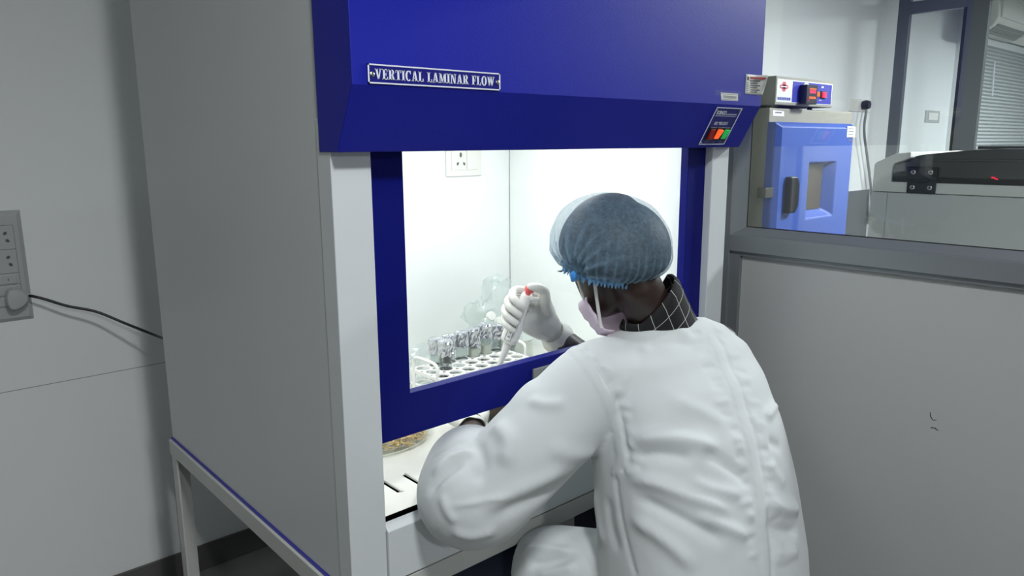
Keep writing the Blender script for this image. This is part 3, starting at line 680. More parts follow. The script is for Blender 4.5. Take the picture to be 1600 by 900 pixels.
for y0 in (-.029, -.50):
    hg = MB()
    hb = MB().box(XM-.008, XM, y0-.097, y0, 1.374, 1.420).build('hinge', 'black_plastic', ms, bevel=.002)
    MB().box(XM-.012, XM+.001, y0-.099, y0+.002, 1.419, 1.4675).build('hinge_leaf', 'black_plastic', hb, bevel=.002)
    MB().lathe([(.006, 0), (.006, .04)], (XM-.010, y0-.07, 1.419), (0, 1, 0), n=12).build('hinge_pin', 'black_plastic', hb, smooth=True)
    for dy in (-.020, -.078):
        for z, yy in ((1.449, XM-.012), (1.394, XM-.008)):
            s_ = MB().lathe([(.0085, 0), (.0085, .0015), (.006, .003), (.001, .003)], (yy, y0+dy, z), (-1, 0, 0), n=16).build('screw', 'metal', hb, smooth=True)
            a = random.uniform(0, 1.5); m = MB()
            for k in (0, 1):
                t = Vector((0, math.cos(a+k*math.pi/2), math.sin(a+k*math.pi/2))); m.obox(Vector((yy-.0031, y0+dy, z)), t*.005, t.cross(Vector((1, 0, 0)))*.0011, (.0003, 0, 0))
            m.build('screw_slot', 'slot_black', hb)
for (x, y) in ((1550, 277.5), (1552.5, 277.5), (1555, 279), (1558, 280)):
    p = atx(x, y, XM-.0008); MB().box(p.x-.0004, p.x+.0012, p.y-.0022, p.y+.0022, p.z-.0022, p.z+.0022).build('indicator', 'led_red', ms)
bt = thing('machine_stand', (2.65, -.25, 0), 'grey steel stand below the white centrifuge', 'stand')
MB().box(2.28, 3.05, -.70, .15, .91, .95).build('stand_top', 'aluminium_dark', bt, bevel=.003)
for x in (2.3, 2.98):
    for y in (-.68, .08): MB().box(x, x+.05, y, y+.05, 0, .91).build('leg', 'aluminium_dark', bt)

# socket with plug on the next room's back wall
a = aty(1327.5, 152, YB); b = aty(1358, 176.5, YB)
ws = thing('wall_socket', ((a.x+b.x)/2, YB, 1.84), 'white socket plate on the wall to the right of the incubator', 'socket')
MB().box(a.x, b.x, YB-.008, YB, b.z+.005, a.z-.005).build('cover_plate', 'white_plastic', ws, bevel=.002)
MB().box(a.x+.07, b.x-.09, YB-.011, YB-.008, b.z+.02, a.z-.02).build('socket_insert', 'white_plastic', ws, bevel=.002)
MB().box(b.x-.085, b.x-.02, YB-.012, YB-.008, b.z+.02, a.z-.02).build('rocker', 'white_plastic', ws, bevel=.002)
wp = thing('power_plug', (5.57, YB-.03, 1.8), 'black plug with a thin dark cord hanging below the wall socket beside the incubator', 'plug')
c = aty(1353.5, 164, YB-.04)
MB().lathe([(.02, -.024), (.034, -.022), (.038, 0), (.030, .026), (.01, .028)], c, (0, -1, 0), n=16).build('plug_body', 'black_plastic', wp, smooth=True)
MB().tube([c+Vector((0, -.005, -.02)), aty(1353, 178, YB-.05), aty(1350.5, 195, YB-.05), aty(1351, 215, YB-.05), aty(1355, 245, YB-.05), aty(1359, 277, YB-.05), aty(1362, 310, YB-.05), aty(1361, 345, YB-.05)], .010, n=8, sub=6).build('cord', 'louvre_grey', wp, smooth=True)
# switch plate on the far wall, seen through the door
a = aty(1446, 172, YB); b = aty(1466, 192, YB)
fsn = thing('wall_socket', ((a.x+b.x)/2, YB, 1.8), 'small square white switch plate seen through the far glazed door', 'socket')
MB().box(a.x, b.x, YB-.008, YB, b.z, a.z).build('cover_plate', 'grey_plastic', fsn, bevel=.003)
MB().box(a.x+.06, b.x-.06, YB-.014, YB-.008, b.z+.022, a.z-.022).build('rocker', 'white_plastic', fsn, bevel=.002)
# window blind and air conditioner in the farthest room
p0 = aty(1515, 45, 1.36)
bl = thing('window_blind', (8.4, 1.36, 1.2), 'pale horizontal slat blind in the farthest room', 'blind')
zt = aty(1545, 72, 1.34).z
MB().box(XF+.03, 9.9, 1.32, 1.37, zt, zt+.06).build('head_rail', 'blind', bl)
m = MB(); z = zt-.02
while z > .9:
    m.obox(Vector(((XF+9.92)/2, 1.345, z)), ((9.86-XF)/2, 0, 0), (0, .014, .010), (0, -.0005, .0007)); z -= .034
m.build('slats', 'blind', bl, kind='stuff')
MB().tube([aty(1554.5, 97, 1.32), aty(1552, 125, 1.32), aty(1550.5, 150, 1.32)], .006, n=6, sub=2).build('wand', 'print_white', bl)
ax0 = aty(1545, 20, 1.2).x
ac = thing('air_conditioner', (ax0+.5, 1.25, 2.6), 'white split air conditioner above the blind in the farthest room', 'air conditioner')
az0 = aty(1540, 62, 1.36).z
pr = [(1.378, az0), (1.378, az0+.34), (1.16, az0+.34), (1.13, az0+.30), (1.12, az0+.12), (1.16, az0+.055), (1.22, az0+.02)]
MB().prism_x(pr, ax0, ax0+1.0).build('casing', 'machine_white', ac, bevel=.012)
MB().prism_x([(1.125, az0+.12), (1.105, az0+.13), (1.105, az0+.32), (1.14, az0+.335)], ax0+.05, ax0+.99).build('front_panel', 'machine_white', ac, bevel=.006)
for k in range(3):
    MB().obox(Vector((ax0+.5, 1.15+k*.035, az0+.062-k*.022)), (.42, 0, 0), (0, .016, -.008), (0, .002, .003)).build('louvre', 'louvre_grey', ac)
lb = Vector((ax0-.0006, 1.26, az0+.23))
MB().box(lb.x, lb.x+.001, lb.y-.05, lb.y+.05, lb.z-.05, lb.z+.05).build('sticker', 'yellow_label', ac)
MB().lathe([(.04, 0), (.04, .0004)], lb, (-1, 0, 0), n=20).build('sticker_disc', 'louvre_grey', ac)
MB().box(XF+.02, 9.9, 1.30, 1.38, zt+.07, zt+.12).build('trim_3', 'machine_white', kind='structure', label='pelmet above the blind in the farthest room')

# ------------------------------------------------------------------ things in the chamber
ZTR = .874
RX0, RY = .500, .41
NC = 7; PIT = .0444
rk = thing('test_tube_rack', (RX0+NC*PIT/2, RY+.02, ZTR), 'white plastic test tube rack with looped end handles', 'rack')
def rackplate(z0, z1, y0, nrow):
    m = MB()
    for j in range(nrow):
        for i in range(NC):
            cx = RX0+(i+.5)*PIT; cy = y0+(j+.5)*PIT; h = PIT/2; r = .0190; n = 20
            for z, up in ((z1, 1), (z0, -1)):
                inner = [Vector((cx+r*math.cos(2*math.pi*k/n), cy+r*math.sin(2*math.pi*k/n), z)) for k in range(n)]
                outer = []
                for k in range(n):
                    a = 2*math.pi*k/n; s_ = h/max(abs(math.cos(a)), abs(math.sin(a))); outer.append(Vector((cx+s_*math.cos(a), cy+s_*math.sin(a), z)))
                m.add(inner+outer, [(k, (k+1) % n, (k+1) % n+n, k+n) for k in range(n)])
            m.add([Vector((cx+r*math.cos(2*math.pi*k/n), cy+r*math.sin(2*math.pi*k/n), z)) for z in (z0, z1) for k in range(n)], [(k, (k+1) % n, (k+1) % n+n, k+n) for k in range(n)])
    X1 = RX0+NC*PIT; Y1 = y0+nrow*PIT
    for (x0, x1, ya, yb) in ((RX0-.003, RX0, y0-.003, Y1+.003), (X1, X1+.003, y0-.003, Y1+.003), (RX0, X1, y0-.003, y0), (RX0, X1, Y1, Y1+.003)): m.box(x0, x1, ya, yb, z0-.004, z1)
    return m
Y0R = .405
rackplate(.950, .955, Y0R, 3).build('top_plate', 'pip_white', rk)
rackplate(.912, .915, Y0R, 3).build('middle_plate', 'pip_white', rk)
MB().box(RX0-.003, RX0+NC*PIT+.003, Y0R-.003, Y0R+3*PIT+.003, ZTR, ZTR+.004).build('base_plate', 'pip_white', rk)
for x in (RX0-.001, RX0+NC*PIT+.001):
    ya, yb = Y0R+.012, Y0R+3*PIT-.012
    for y in (ya, yb): MB().box(x-.003, x+.003, y-.006, y+.006, ZTR, .95).build('end_post', 'pip_white', rk)
    MB().tube([(x, ya, .95), (x, ya, .978), (x, ya+.012, .990), (x, (ya+yb)/2, .992), (x, yb-.012, .990), (x, yb, .978), (x, yb, .95)], .0042, n=10, sub=5).build('handle', 'pip_white', rk, smooth=True)
tubes = []
def test_tube(i, j, lift=0, hfoil=.04, label='', fill=0, capr=.0200):
    cx = RX0+(i+.5)*PIT; cy = Y0R+(j+.5)*PIT; z0 = ZTR+.006
    t = thing('test_tube', (cx, cy, z0), label, 'test tube', 'foil-capped test tubes in the white rack')
    r = .0172; h = .150+lift
    MB().lathe([(.001, .0), (r*.6, .002), (r*.92, .007), (r, .014), (r, h), (r-.0012, h), (r-.0012, .014), (r*.8, .0075), (.001, .003)], (cx, cy, z0), n=20).build('glass_tube', 'tube_glass', t, smooth=True)
    if fill: MB().lathe([(.001, .004), (r*.8, .008), (r-.0016, .015), (r-.0016, fill), (.001, fill)], (cx, cy, z0), n=16).build('medium', 'medium', t, smooth=True)
    n = 28; rings = []
    rr = random.Random(i*7+j)
    offs = [rr.uniform(-1, 1) for _ in range(n)]
    for (k, zz) in enumerate((h-hfoil, h-hfoil*.82, h-hfoil*.64, h-hfoil*.46, h-hfoil*.28, h-.004, h+.002, h+.0035)):
        sc = (1.10, 1.04, 1.03, 1.02, 1.03, 1.06, .95, .1)[k]
        rings.append([Vector((cx+math.cos(2*math.pi*q/n)*capr*sc*(1+.085*rr.uniform(-1, 1)), cy+math.sin(2*math.pi*q/n)*capr*sc*(1+.085*rr.uniform(-1, 1)), z0+zz+(offs[q]*.004 if k == 0 else rr.uniform(-1, 1)*.0007))) for q in range(n)])
    m = MB(); m.loft(rings); m.build('foil_cap', 'foil', t)
lbls = ['foil-capped test tube at the left end of the rack', 'foil-capped test tube standing in front near the left end of the rack', 'third foil-capped test tube from the left end of the rack', 'foil-capped test tube left of the gap in the rack row', 'foil-capped test tube right of the gap with a long foil tail', 'foil-capped tube just left of the pipette', 'foil-capped test tube directly behind the pipette']
for k, (i, j, li, hf, fi) in enumerate(((1, 2, 0, .036, .0), (1, 1, .002, .038, 0), (2, 2, .0, .036, 0), (3, 2, .003, .038, 0), (4, 2, .006, .050, .10), (5, 2, .012, .038, .10), (6, 2, .0, .036, 0))):
    test_tube(i, j, li, hf, lbls[k], fi)

# pipette
PT = aty(827.5, 452, .115); PE = aty(776, 580, .200)
ax = (PT-PE).normalized(); PL = (PT-PE).length
nc_ = (CAM-PT); nc_ = (nc_-ax*nc_.dot(ax)).normalized()     # side of the pipette that faces into the room
sd = ax.cross(nc_).normalized()
if sd.dot(RT) < 0: sd = -sd
pp = thing('micropipette', PE, 'white micropipette with red plunger button held over the tube rack', 'pipette')
def pat(t, s=0, n=0): return PT-ax*t+sd*s+nc_*n              # t metres down from the top
def pring(t, a, b, s=0, n=0, k=20): return [pat(t, s+a*math.cos(2*math.pi*i/k), n+b*math.sin(2*math.pi*i/k)) for i in range(k)]
MB().loft([pring(.014, .0125, .0125), pring(.018, .0135, .013), pring(.05, .0130, .013), pring(.075, .0160, .0145), pring(.095, .020, .0165), pring(.128, .0215, .0175), pring(.140, .0205, .017), pring(.143, .016, .014)]).build('barrel', 'pip_white', pp, smooth=50)
MB().loft([pring(.140, .0115, .0110), pring(.150, .0105, .0100), pring(.172, .0080, .0080), pring(PL, .0050, .0050), pring(PL+.03, .003, .003)]).build('shaft', 'pip_white', pp, smooth=50)
MB().lathe([(.007, 0), (.007, .007), (.0115, .008), (.012, .015), (.009, .018), (.001, .0185)], pat(.012), ax, n=18).build('plunger', 'pip_red', pp, smooth=50, label='red plunger button')
MB().tube([pat(.020, -.004, .006), pat(.018, .012, .004), pat(.0175, .026, -.004), pat(.020, .034, -.012)], [.006, .0055, .005, .0035], n=10, sub=4).build('finger_hook', 'pip_white', pp, smooth=True)
vb = MB()
for (t0, t1, s0_, s1_, nm, mm, lift) in ((.086, .134, -.012, .004, 'volume_window_frame', 'pip_grey', .0004), (.088, .132, -.010, .002, 'volume_window_label', 'pip_white', .0008), (.094, .112, -.0065, -.0015, 'volume_window', 'slot_black', .0012), (.122, .124, -.007, -.001, 'print', 'print_grey', .0012)):
    MB().loft([[pat(t, s, math.sqrt(max(.0, 1-(s/.0215)**2))*(.0160 if t < .1 else .0172)+lift+d) for (s, d) in ((s0_, -.004), (s1_, -.004), (s1_, .0002), ((s0_+s1_)/2, .0003), (s0_, .0002))] for t in (t0, (t0+t1)/2, t1)]).build(nm, mm, pp)

# crumpled clear bag behind the rack
def lump(name, c, rx, ry, rz, seed, amp, material, label, cat, sub=4, freq=14, par=None, stretch=None):
    bm = bmesh.new(); bmesh.ops.create_icosphere(bm, subdivisions=sub, radius=1)
    for v in bm.verts:
        d = v.co.copy(); q = Vector((d.x*rx, d.y*ry, d.z*rz))
        nn = noise.noise(q*freq+Vector((seed, 0, 0)))+.7*abs(noise.noise(q*freq*2.3+Vector((0, seed, 0))))-.5*abs(noise.noise(q*freq*4.5+Vector((seed, seed, 0))))
        r_ = 1+amp*nn
        if stretch: r_ *= stretch(d)
        v.co = Vector((d.x*rx, d.y*ry, d.z*rz))*r_
        if v.co.z < -rz*.9: v.co.z = -rz*.9
    me = bpy.data.meshes.new(name); bm.to_mesh(me); bm.free(); me.materials.append(MATS[material])
    o = bpy.data.objects.new(name, me); COL.objects.link(o); o.location = c
    if label: tag(o, label, cat)
    return o
bg = lump('plastic_bag', Vector((.935, .70, ZTR+.108)), .085, .055, .12, 3.1, .55, 'bag_film', 'crumpled clear plastic bag in the chamber corner behind the pipette', 'bag', stretch=lambda d: 1+.25*max(0, d.z)*(1 if d.x < 0 else .3))
for k, (px, py) in enumerate(((768, 493.5), (781, 502))):
    p = aty(px, py, .60); MB().lathe([(.0135, -.012), (.0145, .0), (.013, .003), (.002, .003)], p, (-.25, -.9, .35), n=20).build('bottle_cap', 'pip_white', None, smooth=50, label=['round white cap inside the clear bag, upper of two', 'round white cap inside the clear bag, nearest the pipette'][k], cat='cap')
lump('plastic_wrap', Vector((.60, .62, ZTR+.05)), .07, .035, .055, 8.3, .7, 'bag_film', 'loose clear plastic film lying behind the tube rack', 'plastic film', sub=3, freq=20)
# glass jar with foil lid and shallow dish with pale powder right of the rack
jx, jy = .905, .56
gj = thing('glass_beaker', (jx, jy, ZTR), 'squat clear glass beaker behind the pipetting wrist', 'beaker')
MB().lathe([(.001, 0), (.05, .002), (.055, .01), (.055, .085), (.058, .092), (.056, .092), (.053, .085), (.053, .012), (.048, .005), (.001, .004)], (jx, jy, ZTR), n=32).build('glass', 'dish_glass', gj, smooth=True)
MB().lathe([(.001, .092), (.059, .092), (.060, .088), (.061, .094), (.03, .097), (.001, .098)], (jx, jy, ZTR), n=24).build('film_lid', 'bag_film', gj, smooth=True)
dp = thing('glass_dish', (.93, .42, ZTR), 'shallow glass dish of pale yellow powder by the sash under the wrist', 'dish')
MB().lathe([(.001, 0), (.06, .001), (.066, .006), (.068, .045), (.0665, .045), (.064, .008), (.058, .003), (.001, .003)], (.93, .42, ZTR), n=32).build('glass', 'dish_glass', dp, smooth=True)
MB().lathe([(.001, .004), (.058, .005), (.063, .012), (.063, .024), (.03, .033), (.001, .036)], (.93, .42, ZTR), n=28).build('powder', 'medium', dp, smooth=True).data.materials[0] = mat('powder', lin((222, 212, 170)), .8, bump=.3, bscale=300)

# large glass dish of dried stalks
DX, DY, DR = .262, .384, .166
gd = thing('glass_dish', (DX, DY, ZTR), 'large round glass dish of dried stalks at the left of the tray', 'dish')
MB().lathe([(.001, 0), (DR-.02, .001), (DR-.006, .005), (DR-.001, .014), (DR, .040), (DR+.001, .042), (DR-.003, .042), (DR-.0045, .015), (DR-.012, .007), (DR-.025, .004), (.001, .003)], (DX, DY, ZTR), n=56).build('glass', 'dish_glass', gd, smooth=True)
m = MB()
for k in range(760):
    a = random.uniform(0, 2*math.pi); rr = (DR-.020)*random.random()**.42; c = Vector((DX+rr*math.cos(a), DY+rr*math.sin(a), ZTR+.008+random.random()*.026))
    th = random.uniform(0, 2*math.pi); ln = random.uniform(.018, .042); d = Vector((math.cos(th), math.sin(th), random.uniform(-.12, .12)))*ln*.5
    bend = Vector((-math.sin(th), math.cos(th), random.uniform(-.3, .5)))*random.uniform(-.009, .009)
    P3 = [c-d, c+bend, c+d]
    for p in P3:
        q = Vector((p.x-DX, p.y-DY, 0))
        if q.length > DR-.013: q = q.normalized()*(DR-.013); p.x = DX+q.x; p.y = DY+q.y
        p.z = max(p.z, ZTR+.007)
    m.tube(P3, random.uniform(.0010, .0021), n=5, sub=3)
m.build('dried_stalks', 'straw', None, smooth=True, label='heap of pale dried stalks lying in the large glass dish', cat='dried plants', kind='stuff')
# steel-lidded dark jar under the sash rail and a slim bottle beside it
jp = atz(792, 640, .945)
dj = thing('lidded_jar', (.545, .215, ZTR), 'dark jar with a shiny steel lid half hidden below the sash', 'jar')
MB().lathe([(.001, 0), (.032, .0), (.035, .004), (.035, .066), (.033, .070), (.001, .070)], (.545, .215, ZTR), n=28).build('jar_body', 'dark_brew', dj, smooth=50)
MB().lathe([(.001, .070), (.037, .070), (.0375, .074), (.0375, .082), (.034, .086), (.030, .084), (.001, .084)], (.545, .215, ZTR), n=28).build('lid', 'steel_lid', dj, smooth=50)
sb_ = thing('glass_vial', (.502, .232, ZTR), 'slim pale glass vial standing left of the steel-lidded jar', 'vial')
MB().lathe([(.001, 0), (.012, 0), (.013, .003), (.013, .058), (.009, .064), (.009, .072), (.001, .072)], (.502, .232, ZTR), n=20).build('glass', 'dish_glass', sb_, smooth=50)
MB().lathe([(.0100, .068), (.0105, .078), (.001, .079)], (.502, .232, ZTR), n=16).build('stopper', 'grey_plastic', sb_)

# ------------------------------------------------------------------ the person
def fuse(mb, voxel, smooth=4, lam=.5):
    """voxel-union of overlapping closed shapes, then Laplacian smoothing; returns (verts array, faces)"""
    me = mb.mesh('tmp'); bm = bmesh.new(); bm.from_mesh(me); bmesh.ops.recalc_face_normals(bm, faces=bm.faces); bm.to_mesh(me); bm.free()
    o = bpy.data.objects.new('tmp', me); COL.objects.link(o)
    r = o.modifiers.new('r', 'REMESH'); r.mode = 'VOXEL'; r.voxel_size = voxel; r.adaptivity = 0
    dg = bpy.context.evaluated_depsgraph_get(); me2 = bpy.data.meshes.new_from_object(o.evaluated_get(dg))
    bpy.data.objects.remove(o); bpy.data.meshes.remove(me)
    n = len(me2.vertices); V = np.empty(n*3); me2.vertices.foreach_get('co', V); V = V.reshape(-1, 3)
    E_ = np.empty(len(me2.edges)*2, dtype=np.int64); me2.edges.foreach_get('vertices', E_); E_ = E_.reshape(-1, 2)
    F_ = [tuple(p.vertices) for p in me2.polygons]; bpy.data.meshes.remove(me2)
    deg = np.bincount(E_.ravel(), minlength=n)[:, None].astype(float)
    for _ in range(smooth):
        A = np.zeros_like(V); np.add.at(A, E_[:, 0], V[E_[:, 1]]); np.add.at(A, E_[:, 1], V[E_[:, 0]])
        V = V+(A/deg-V)*lam
    return V, F_
def vnormals(V, F_):
    q = np.array([f if len(f) == 4 else (*f, f[2]) for f in F_]); n = np.cross(V[q[:, 2]]-V[q[:, 0]], V[q[:, 3]]-V[q[:, 1]])
    N_ = np.zeros_like(V)
    for k in range(4): np.add.at(N_, q[:, k], n)
    return N_/np.maximum(np.linalg.norm(N_, axis=1), 1e-12)[:, None]
def tomesh(name, V, F_, material, parent, subsurf=0):
    Mi = WM[parent].inverted(); T = np.array(Mi.translation)
    me = bpy.data.meshes.new(name); me.from_pydata((V+T).tolist(), [], F_); me.update(); me.materials.append(MATS[material])
    shade(me, 180); o = bpy.data.objects.new(name, me); COL.objects.link(o); o.parent = parent; WM[o] = WM[parent]
    if subsurf: s_ = o.modifiers.new('subdivision', 'SUBSURF'); s_.levels = subsurf; s_.render_levels = subsurf
    return o
def seg_dist(V, P):
    """distance of each vertex to a polyline, with the arc position 0..1"""
    P = np.array(P); L_ = np.linalg.norm(P[1:]-P[:-1], axis=1); cum = np.concatenate([[0], np.cumsum(L_)]); best = np.full(len(V), 1e9); pos = np.zeros(len(V))
    for i in range(len(P)-1):
        d = P[i+1]-P[i]; t = np.clip(((V-P[i])@d)/max(d@d, 1e-12), 0, 1)
        dd = np.linalg.norm(V-(P[i]+t[:, None]*d), axis=1); m_ = dd < best
        best[m_] = dd[m_]; pos[m_] = (cum[i]+t[m_]*L_[i])/cum[-1]
    return best, pos

FOOT = Vector((.60, -.25, 0))
person = thing('person', FOOT, 'person in a white lab coat, blue hair cap and gloves pipetting in the cabinet', 'person')
BA = Vector((.994, -.105, 0)).normalized(); BF = Vector((.105, .994, 0)).normalized(); UZ = Vector((0, 0, 1))
SHL = Vector((.478, -.165, 1.095)); SHR = Vector((.828, -.205, 1.105))
ELL = Vector((.213, -.095, .898)); WRL = Vector((.393, .140, .925))
ELR = Vector((.815, .085, .945)); WRR = aty(868, 524, .155)
HC = aty(951, 392, -.112)                                   # head centre
HF = Vector((.02, .87, -.48)).normalized(); HS = HF.cross(UZ).normalized(); HU = HS.cross(HF).normalized()
def hp(f, s, u): return HC+HF*f+HS*s+HU*u

def sring(c, ax, ay, a, b, n=32, p=2.3):                    # superellipse ring
    out = []
    for i in range(n):
        t = 2*math.pi*i/n; ct, st = math.cos(t), math.sin(t)
        out.append(c+ax*a*math.copysign(abs(ct)**(2/p), ct)+ay*b*math.copysign(abs(st)**(2/p), st))
    return out
# --- body: head, neck, trunk, arms and legs as one surface
bd = MB()
HT = [(-.122, .030, .070, .022), (-.112, .005, .088, .034), (-.09, -.020, .095, .048), (-.06, -.055, .098, .058), (-.03, -.083, .099, .064), (0, -.096, .094, .069), (.03, -.102, .094, .074), (.06, -.100, .086, .073), (.085, -.086, .068, .062), (.103, -.062, .042, .044), (.114, -.03, .012, .018)]
rings = []
for u, bk, ft, hw in HT: rings.append(sring(hp((bk+ft)/2, 0, u), HF, HS, (ft-bk)/2, hw, 28, 2.2))
bd.loft(rings)
bd.ell(hp(.098, 0, -.028), HF*.020, HS*.015, HU*.026, 12, 8)                 # nose
bd.ell(hp(.083, .034, .016), HF*.016, HS*.026, HU*.009, 12, 8); bd.ell(hp(.083, -.034, .016), HF*.016, HS*.026, HU*.009, 12, 8)   # brows
for s_ in (-1, 1): bd.ell(hp(-.008, s_*.073, -.018), HF*.019, HS*.009, HU*.033, 12, 10)                                           # ears
bd.ell(hp(.085, 0, -.075), HF*.016, HS*.025, HU*.012, 12, 8)                 # lips
NB = Vector((.650, -.172, 1.165))
bd.tube([NB+Vector((.005, -.03, -.08)), NB, hp(-.040, 0, -.090), hp(-.02, 0, -.03)], [.070, .053, .047, .048], n=18, sub=5)
def cc(c, a, b): return sring(c, BA, BF, a, b, 28)
bd.loft([cc(Vector((.59, -.34, .53)), .17, .12), cc(Vector((.592, -.34, .62)), .175, .125), cc(Vector((.605, -.32, .78)), .15, .11), cc(Vector((.626, -.27, .95)), .165, .11), cc(Vector((.645, -.22, 1.07)), .165, .08), cc(Vector((.65, -.18, 1.14)), .10, .06)])
bd.tube([Vector((.60, -.19, 1.10)), SHL, SHL.lerp(ELL, .5), ELL, ELL.lerp(WRL, .35), WRL, WRL.lerp(WRL+(WRL-ELL), .12)], [.05, .055, .046, .040, .040, .029, .028], n=16, sub=5)
bd.tube([Vector((.72, -.21, 1.10)), SHR, SHR.lerp(ELR, .5), ELR, ELR.lerp(WRR, .35), WRR, WRR.lerp(WRR+(WRR-ELR), .12)], [.05, .055, .046, .042, .043, .033, .030], n=16, sub=5)
HPL, KNL, ANL = Vector((.51, -.31, .60)), Vector((.395, .095, .585)), Vector((.41, .05, .10))
HPR, KNR, ANR = Vector((.68, -.33, .60)), Vector((.80, .085, .585)), Vector((.80, .03, .10))
for h, k, a in ((HPL, KNL, ANL), (HPR, KNR, ANR)):
    bd.tube([h, h.lerp(k, .5), k, k.lerp(a, .4), a], [.085, .070, .052, .048, .034], n=16, sub=5)
V, F_ = fuse(bd, .0055, 3)
tomesh('body', V, F_, 'skin', person)
# eyes and lashes
for s_ in (-1, 1):
    e = MB(); e.ell(hp(.080, s_*.032, -.002), HF*.012, HS*.012, HU*.011, 14, 10); e.build('eye', 'eye_white', person, smooth=True)
    m = MB()
    for k in range(11):
        a = (k-5)/5; b0 = hp(.091-.006*a*a, s_*(.034+.013*a), .004-.003*a*a); m.tube([b0, b0+HF*.010+HS*s_*(.004*a+.003)+HU*-.003, b0+HF*.015+HS*s_*(.008*a+.006)+HU*.001], [.0009, .0007, .0003], n=5, sub=2)
    m.build('eyelashes', 'lash', person)
    MB().tube([hp(.094, s_*.012, .019), hp(.097, s_*.030, .025), hp(.084, s_*.052, .019)], [.003, .0038, .002], n=8, sub=4).build('eyebrow', 'hair', person, smooth=True)

# --- bouffant cap: gathered hem, puffed crown
CC = aty(952, 387, -.125)
CUP = Vector((-.05, -.16, 1)).normalized(); CF = (HF-CUP*HF.dot(CUP)).normalized(); CS = CF.cross(CUP).normalized()
# hair, filling the cap
hr = MB(); rings = []; HCC = CC-CF*.006
for j in range(15):
    ph = -.60+(math.pi/2+.60)*j/14.2; rr = max(.02, math.cos(ph))**.82*(1-.20*(ph/.62)**2 if ph < 0 else 1); zz = math.sin(ph)*(.101 if ph > 0 else .078)
    rings.append([HCC+CF*((.108 if math.cos(t) > 0 else .125)*rr*math.cos(t))+CS*(.108*rr*math.sin(t))+CUP*zz for t in [2*math.pi*i/36 for i in range(36)]])
hr.loft(rings); V, F_ = fuse(hr, .006, 2); tomesh('hair', V, F_, 'hair', person)
G = aty(894, 431, -.125)                                    # gather point at the temple
nu, nv = 200, 60
def cap_surface(G):
    vs = []; dense = []
    for j in range(nv+1):
        t = j/nv
        ph = -.62+(math.pi/2+.62)*t                              # latitude from hem to crown
        for i in range(nu):
            th = 2*math.pi*i/nu; cf, cs = math.cos(th), math.sin(th)
            lx = .128 if cf > 0 else .132
            rr = math.cos(ph)**.82 if math.cos(ph) > 0 else 0
            if ph < 0: rr *= 1-.20*(ph/.62)**2
            zz = math.sin(ph)*(.108 if ph > 0 else .082)
            p = CC+CF*(lx*rr*cf)+CS*(.116*rr*cs)+CUP*zz
            hemz = math.exp(-(t/.22)**2)
            p += (CF*cf+CS*cs)*(.0032*hemz*math.sin(46*th+1.4*math.sin(5*th))+.0012*math.sin(23*th+2*math.sin(3*th))*math.exp(-(t/.4)**2))
            p += (CF*cf+CS*cs)*(.004*noise.noise(Vector((cf*1.6, cs*1.6, t*2.4)))+.0022*noise.noise(Vector((cf*5, cs*5, t*7))))
            p += CUP*(-.010*max(0, math.cos(th-math.radians(90)))*math.exp(-(t/.2)**2))
            d = p-G if G else Vector((9, 0, 0)); dl = d.length
            dn_ = math.exp(-(t/.30)**2)*.55*max(0, math.sin(46*th+1.4*math.sin(5*th)))**3+.25*math.exp(-(t/.05)**2)+.10*max(0, noise.noise(Vector((cf*9, cs*9, t*14))))
            if dl < .14:
                ang = math.atan2(d.dot(CUP), d.dot(CF)); fo = math.exp(-(dl/.068)**2)*(1-math.exp(-(dl/.012)**2))
                rid = math.sin(ang*17+2*math.sin(ang*3))
                p += (CF*cf+CS*cs)*(.0038*fo*rid-.006*math.exp(-(dl/.022)**2)); dn_ += fo*(.14+.75*max(0, rid)**2)+.7*math.exp(-(dl/.02)**2)
            vs.append(p); dense.append(dn_)
    return vs, dense
capF = [(j*nu+i, j*nu+(i+1) % nu, (j+1)*nu+(i+1) % nu, (j+1)*nu+i) for j in range(nv) for i in range(nu)]
vs, dense = cap_surface(None)
hit = BVHTree.FromPolygons(vs, capF).ray_cast(CAM, ray(895, 428).normalized())[0]
if hit is not None: G = hit
vs, dense = cap_surface(G)
me = bpy.data.meshes.new('hair_cap'); Mi = WM[person].inverted()
me.from_pydata([tuple(Mi @ v) for v in vs], [], [(j*nu+i, j*nu+(i+1) % nu, (j+1)*nu+(i+1) % nu, (j+1)*nu+i) for j in range(nv) for i in range(nu)])
at_ = me.attributes.new('dense', 'FLOAT', 'POINT'); at_.data.foreach_set('value', dense)
me.materials.append(MATS['cap_fleece']); shade(me, 180)
capo = bpy.data.objects.new('hair_cap', me); COL.objects.link(capo); capo.parent = person; WM[capo] = WM[person]
m = MB(); rim = [vs[i] for i in range(nu)]
hemN = 320; rr_ = []
for k in range(hemN):                                        # ruffled elastic edge: small teeth below the hem
    f = k/hemN*nu; i0 = int(f) % nu; p = rim[i0].lerp(rim[(i0+1) % nu], f-int(f)); out = (p-CC); out -= CUP*out.dot(CUP); out.normalize()
    z = (k % 4)
    rr_.append((p+CUP*.006+out*.0035, p+out*(.0045 if z < 2 else .0005)-CUP*(.0075 if z < 2 else .001)))
q = len(rr_); m.add([a for a, b in rr_]+[b for a, b in rr_], [(k, (k+1) % q, (k+1) % q+q, k+q) for k in range(q)])
hm = m.build('cap_hem', 'cap_hem', capo); so = hm.modifiers.new('thickness', 'SOLIDIFY'); so.thickness = .0008
m = MB(); m.tube([p+CUP*.004 for p in rim[::4]]+[rim[0]+CUP*.004], .0026, n=6, sub=2); m.build('elastic', 'cap_hem', capo, smooth=True)
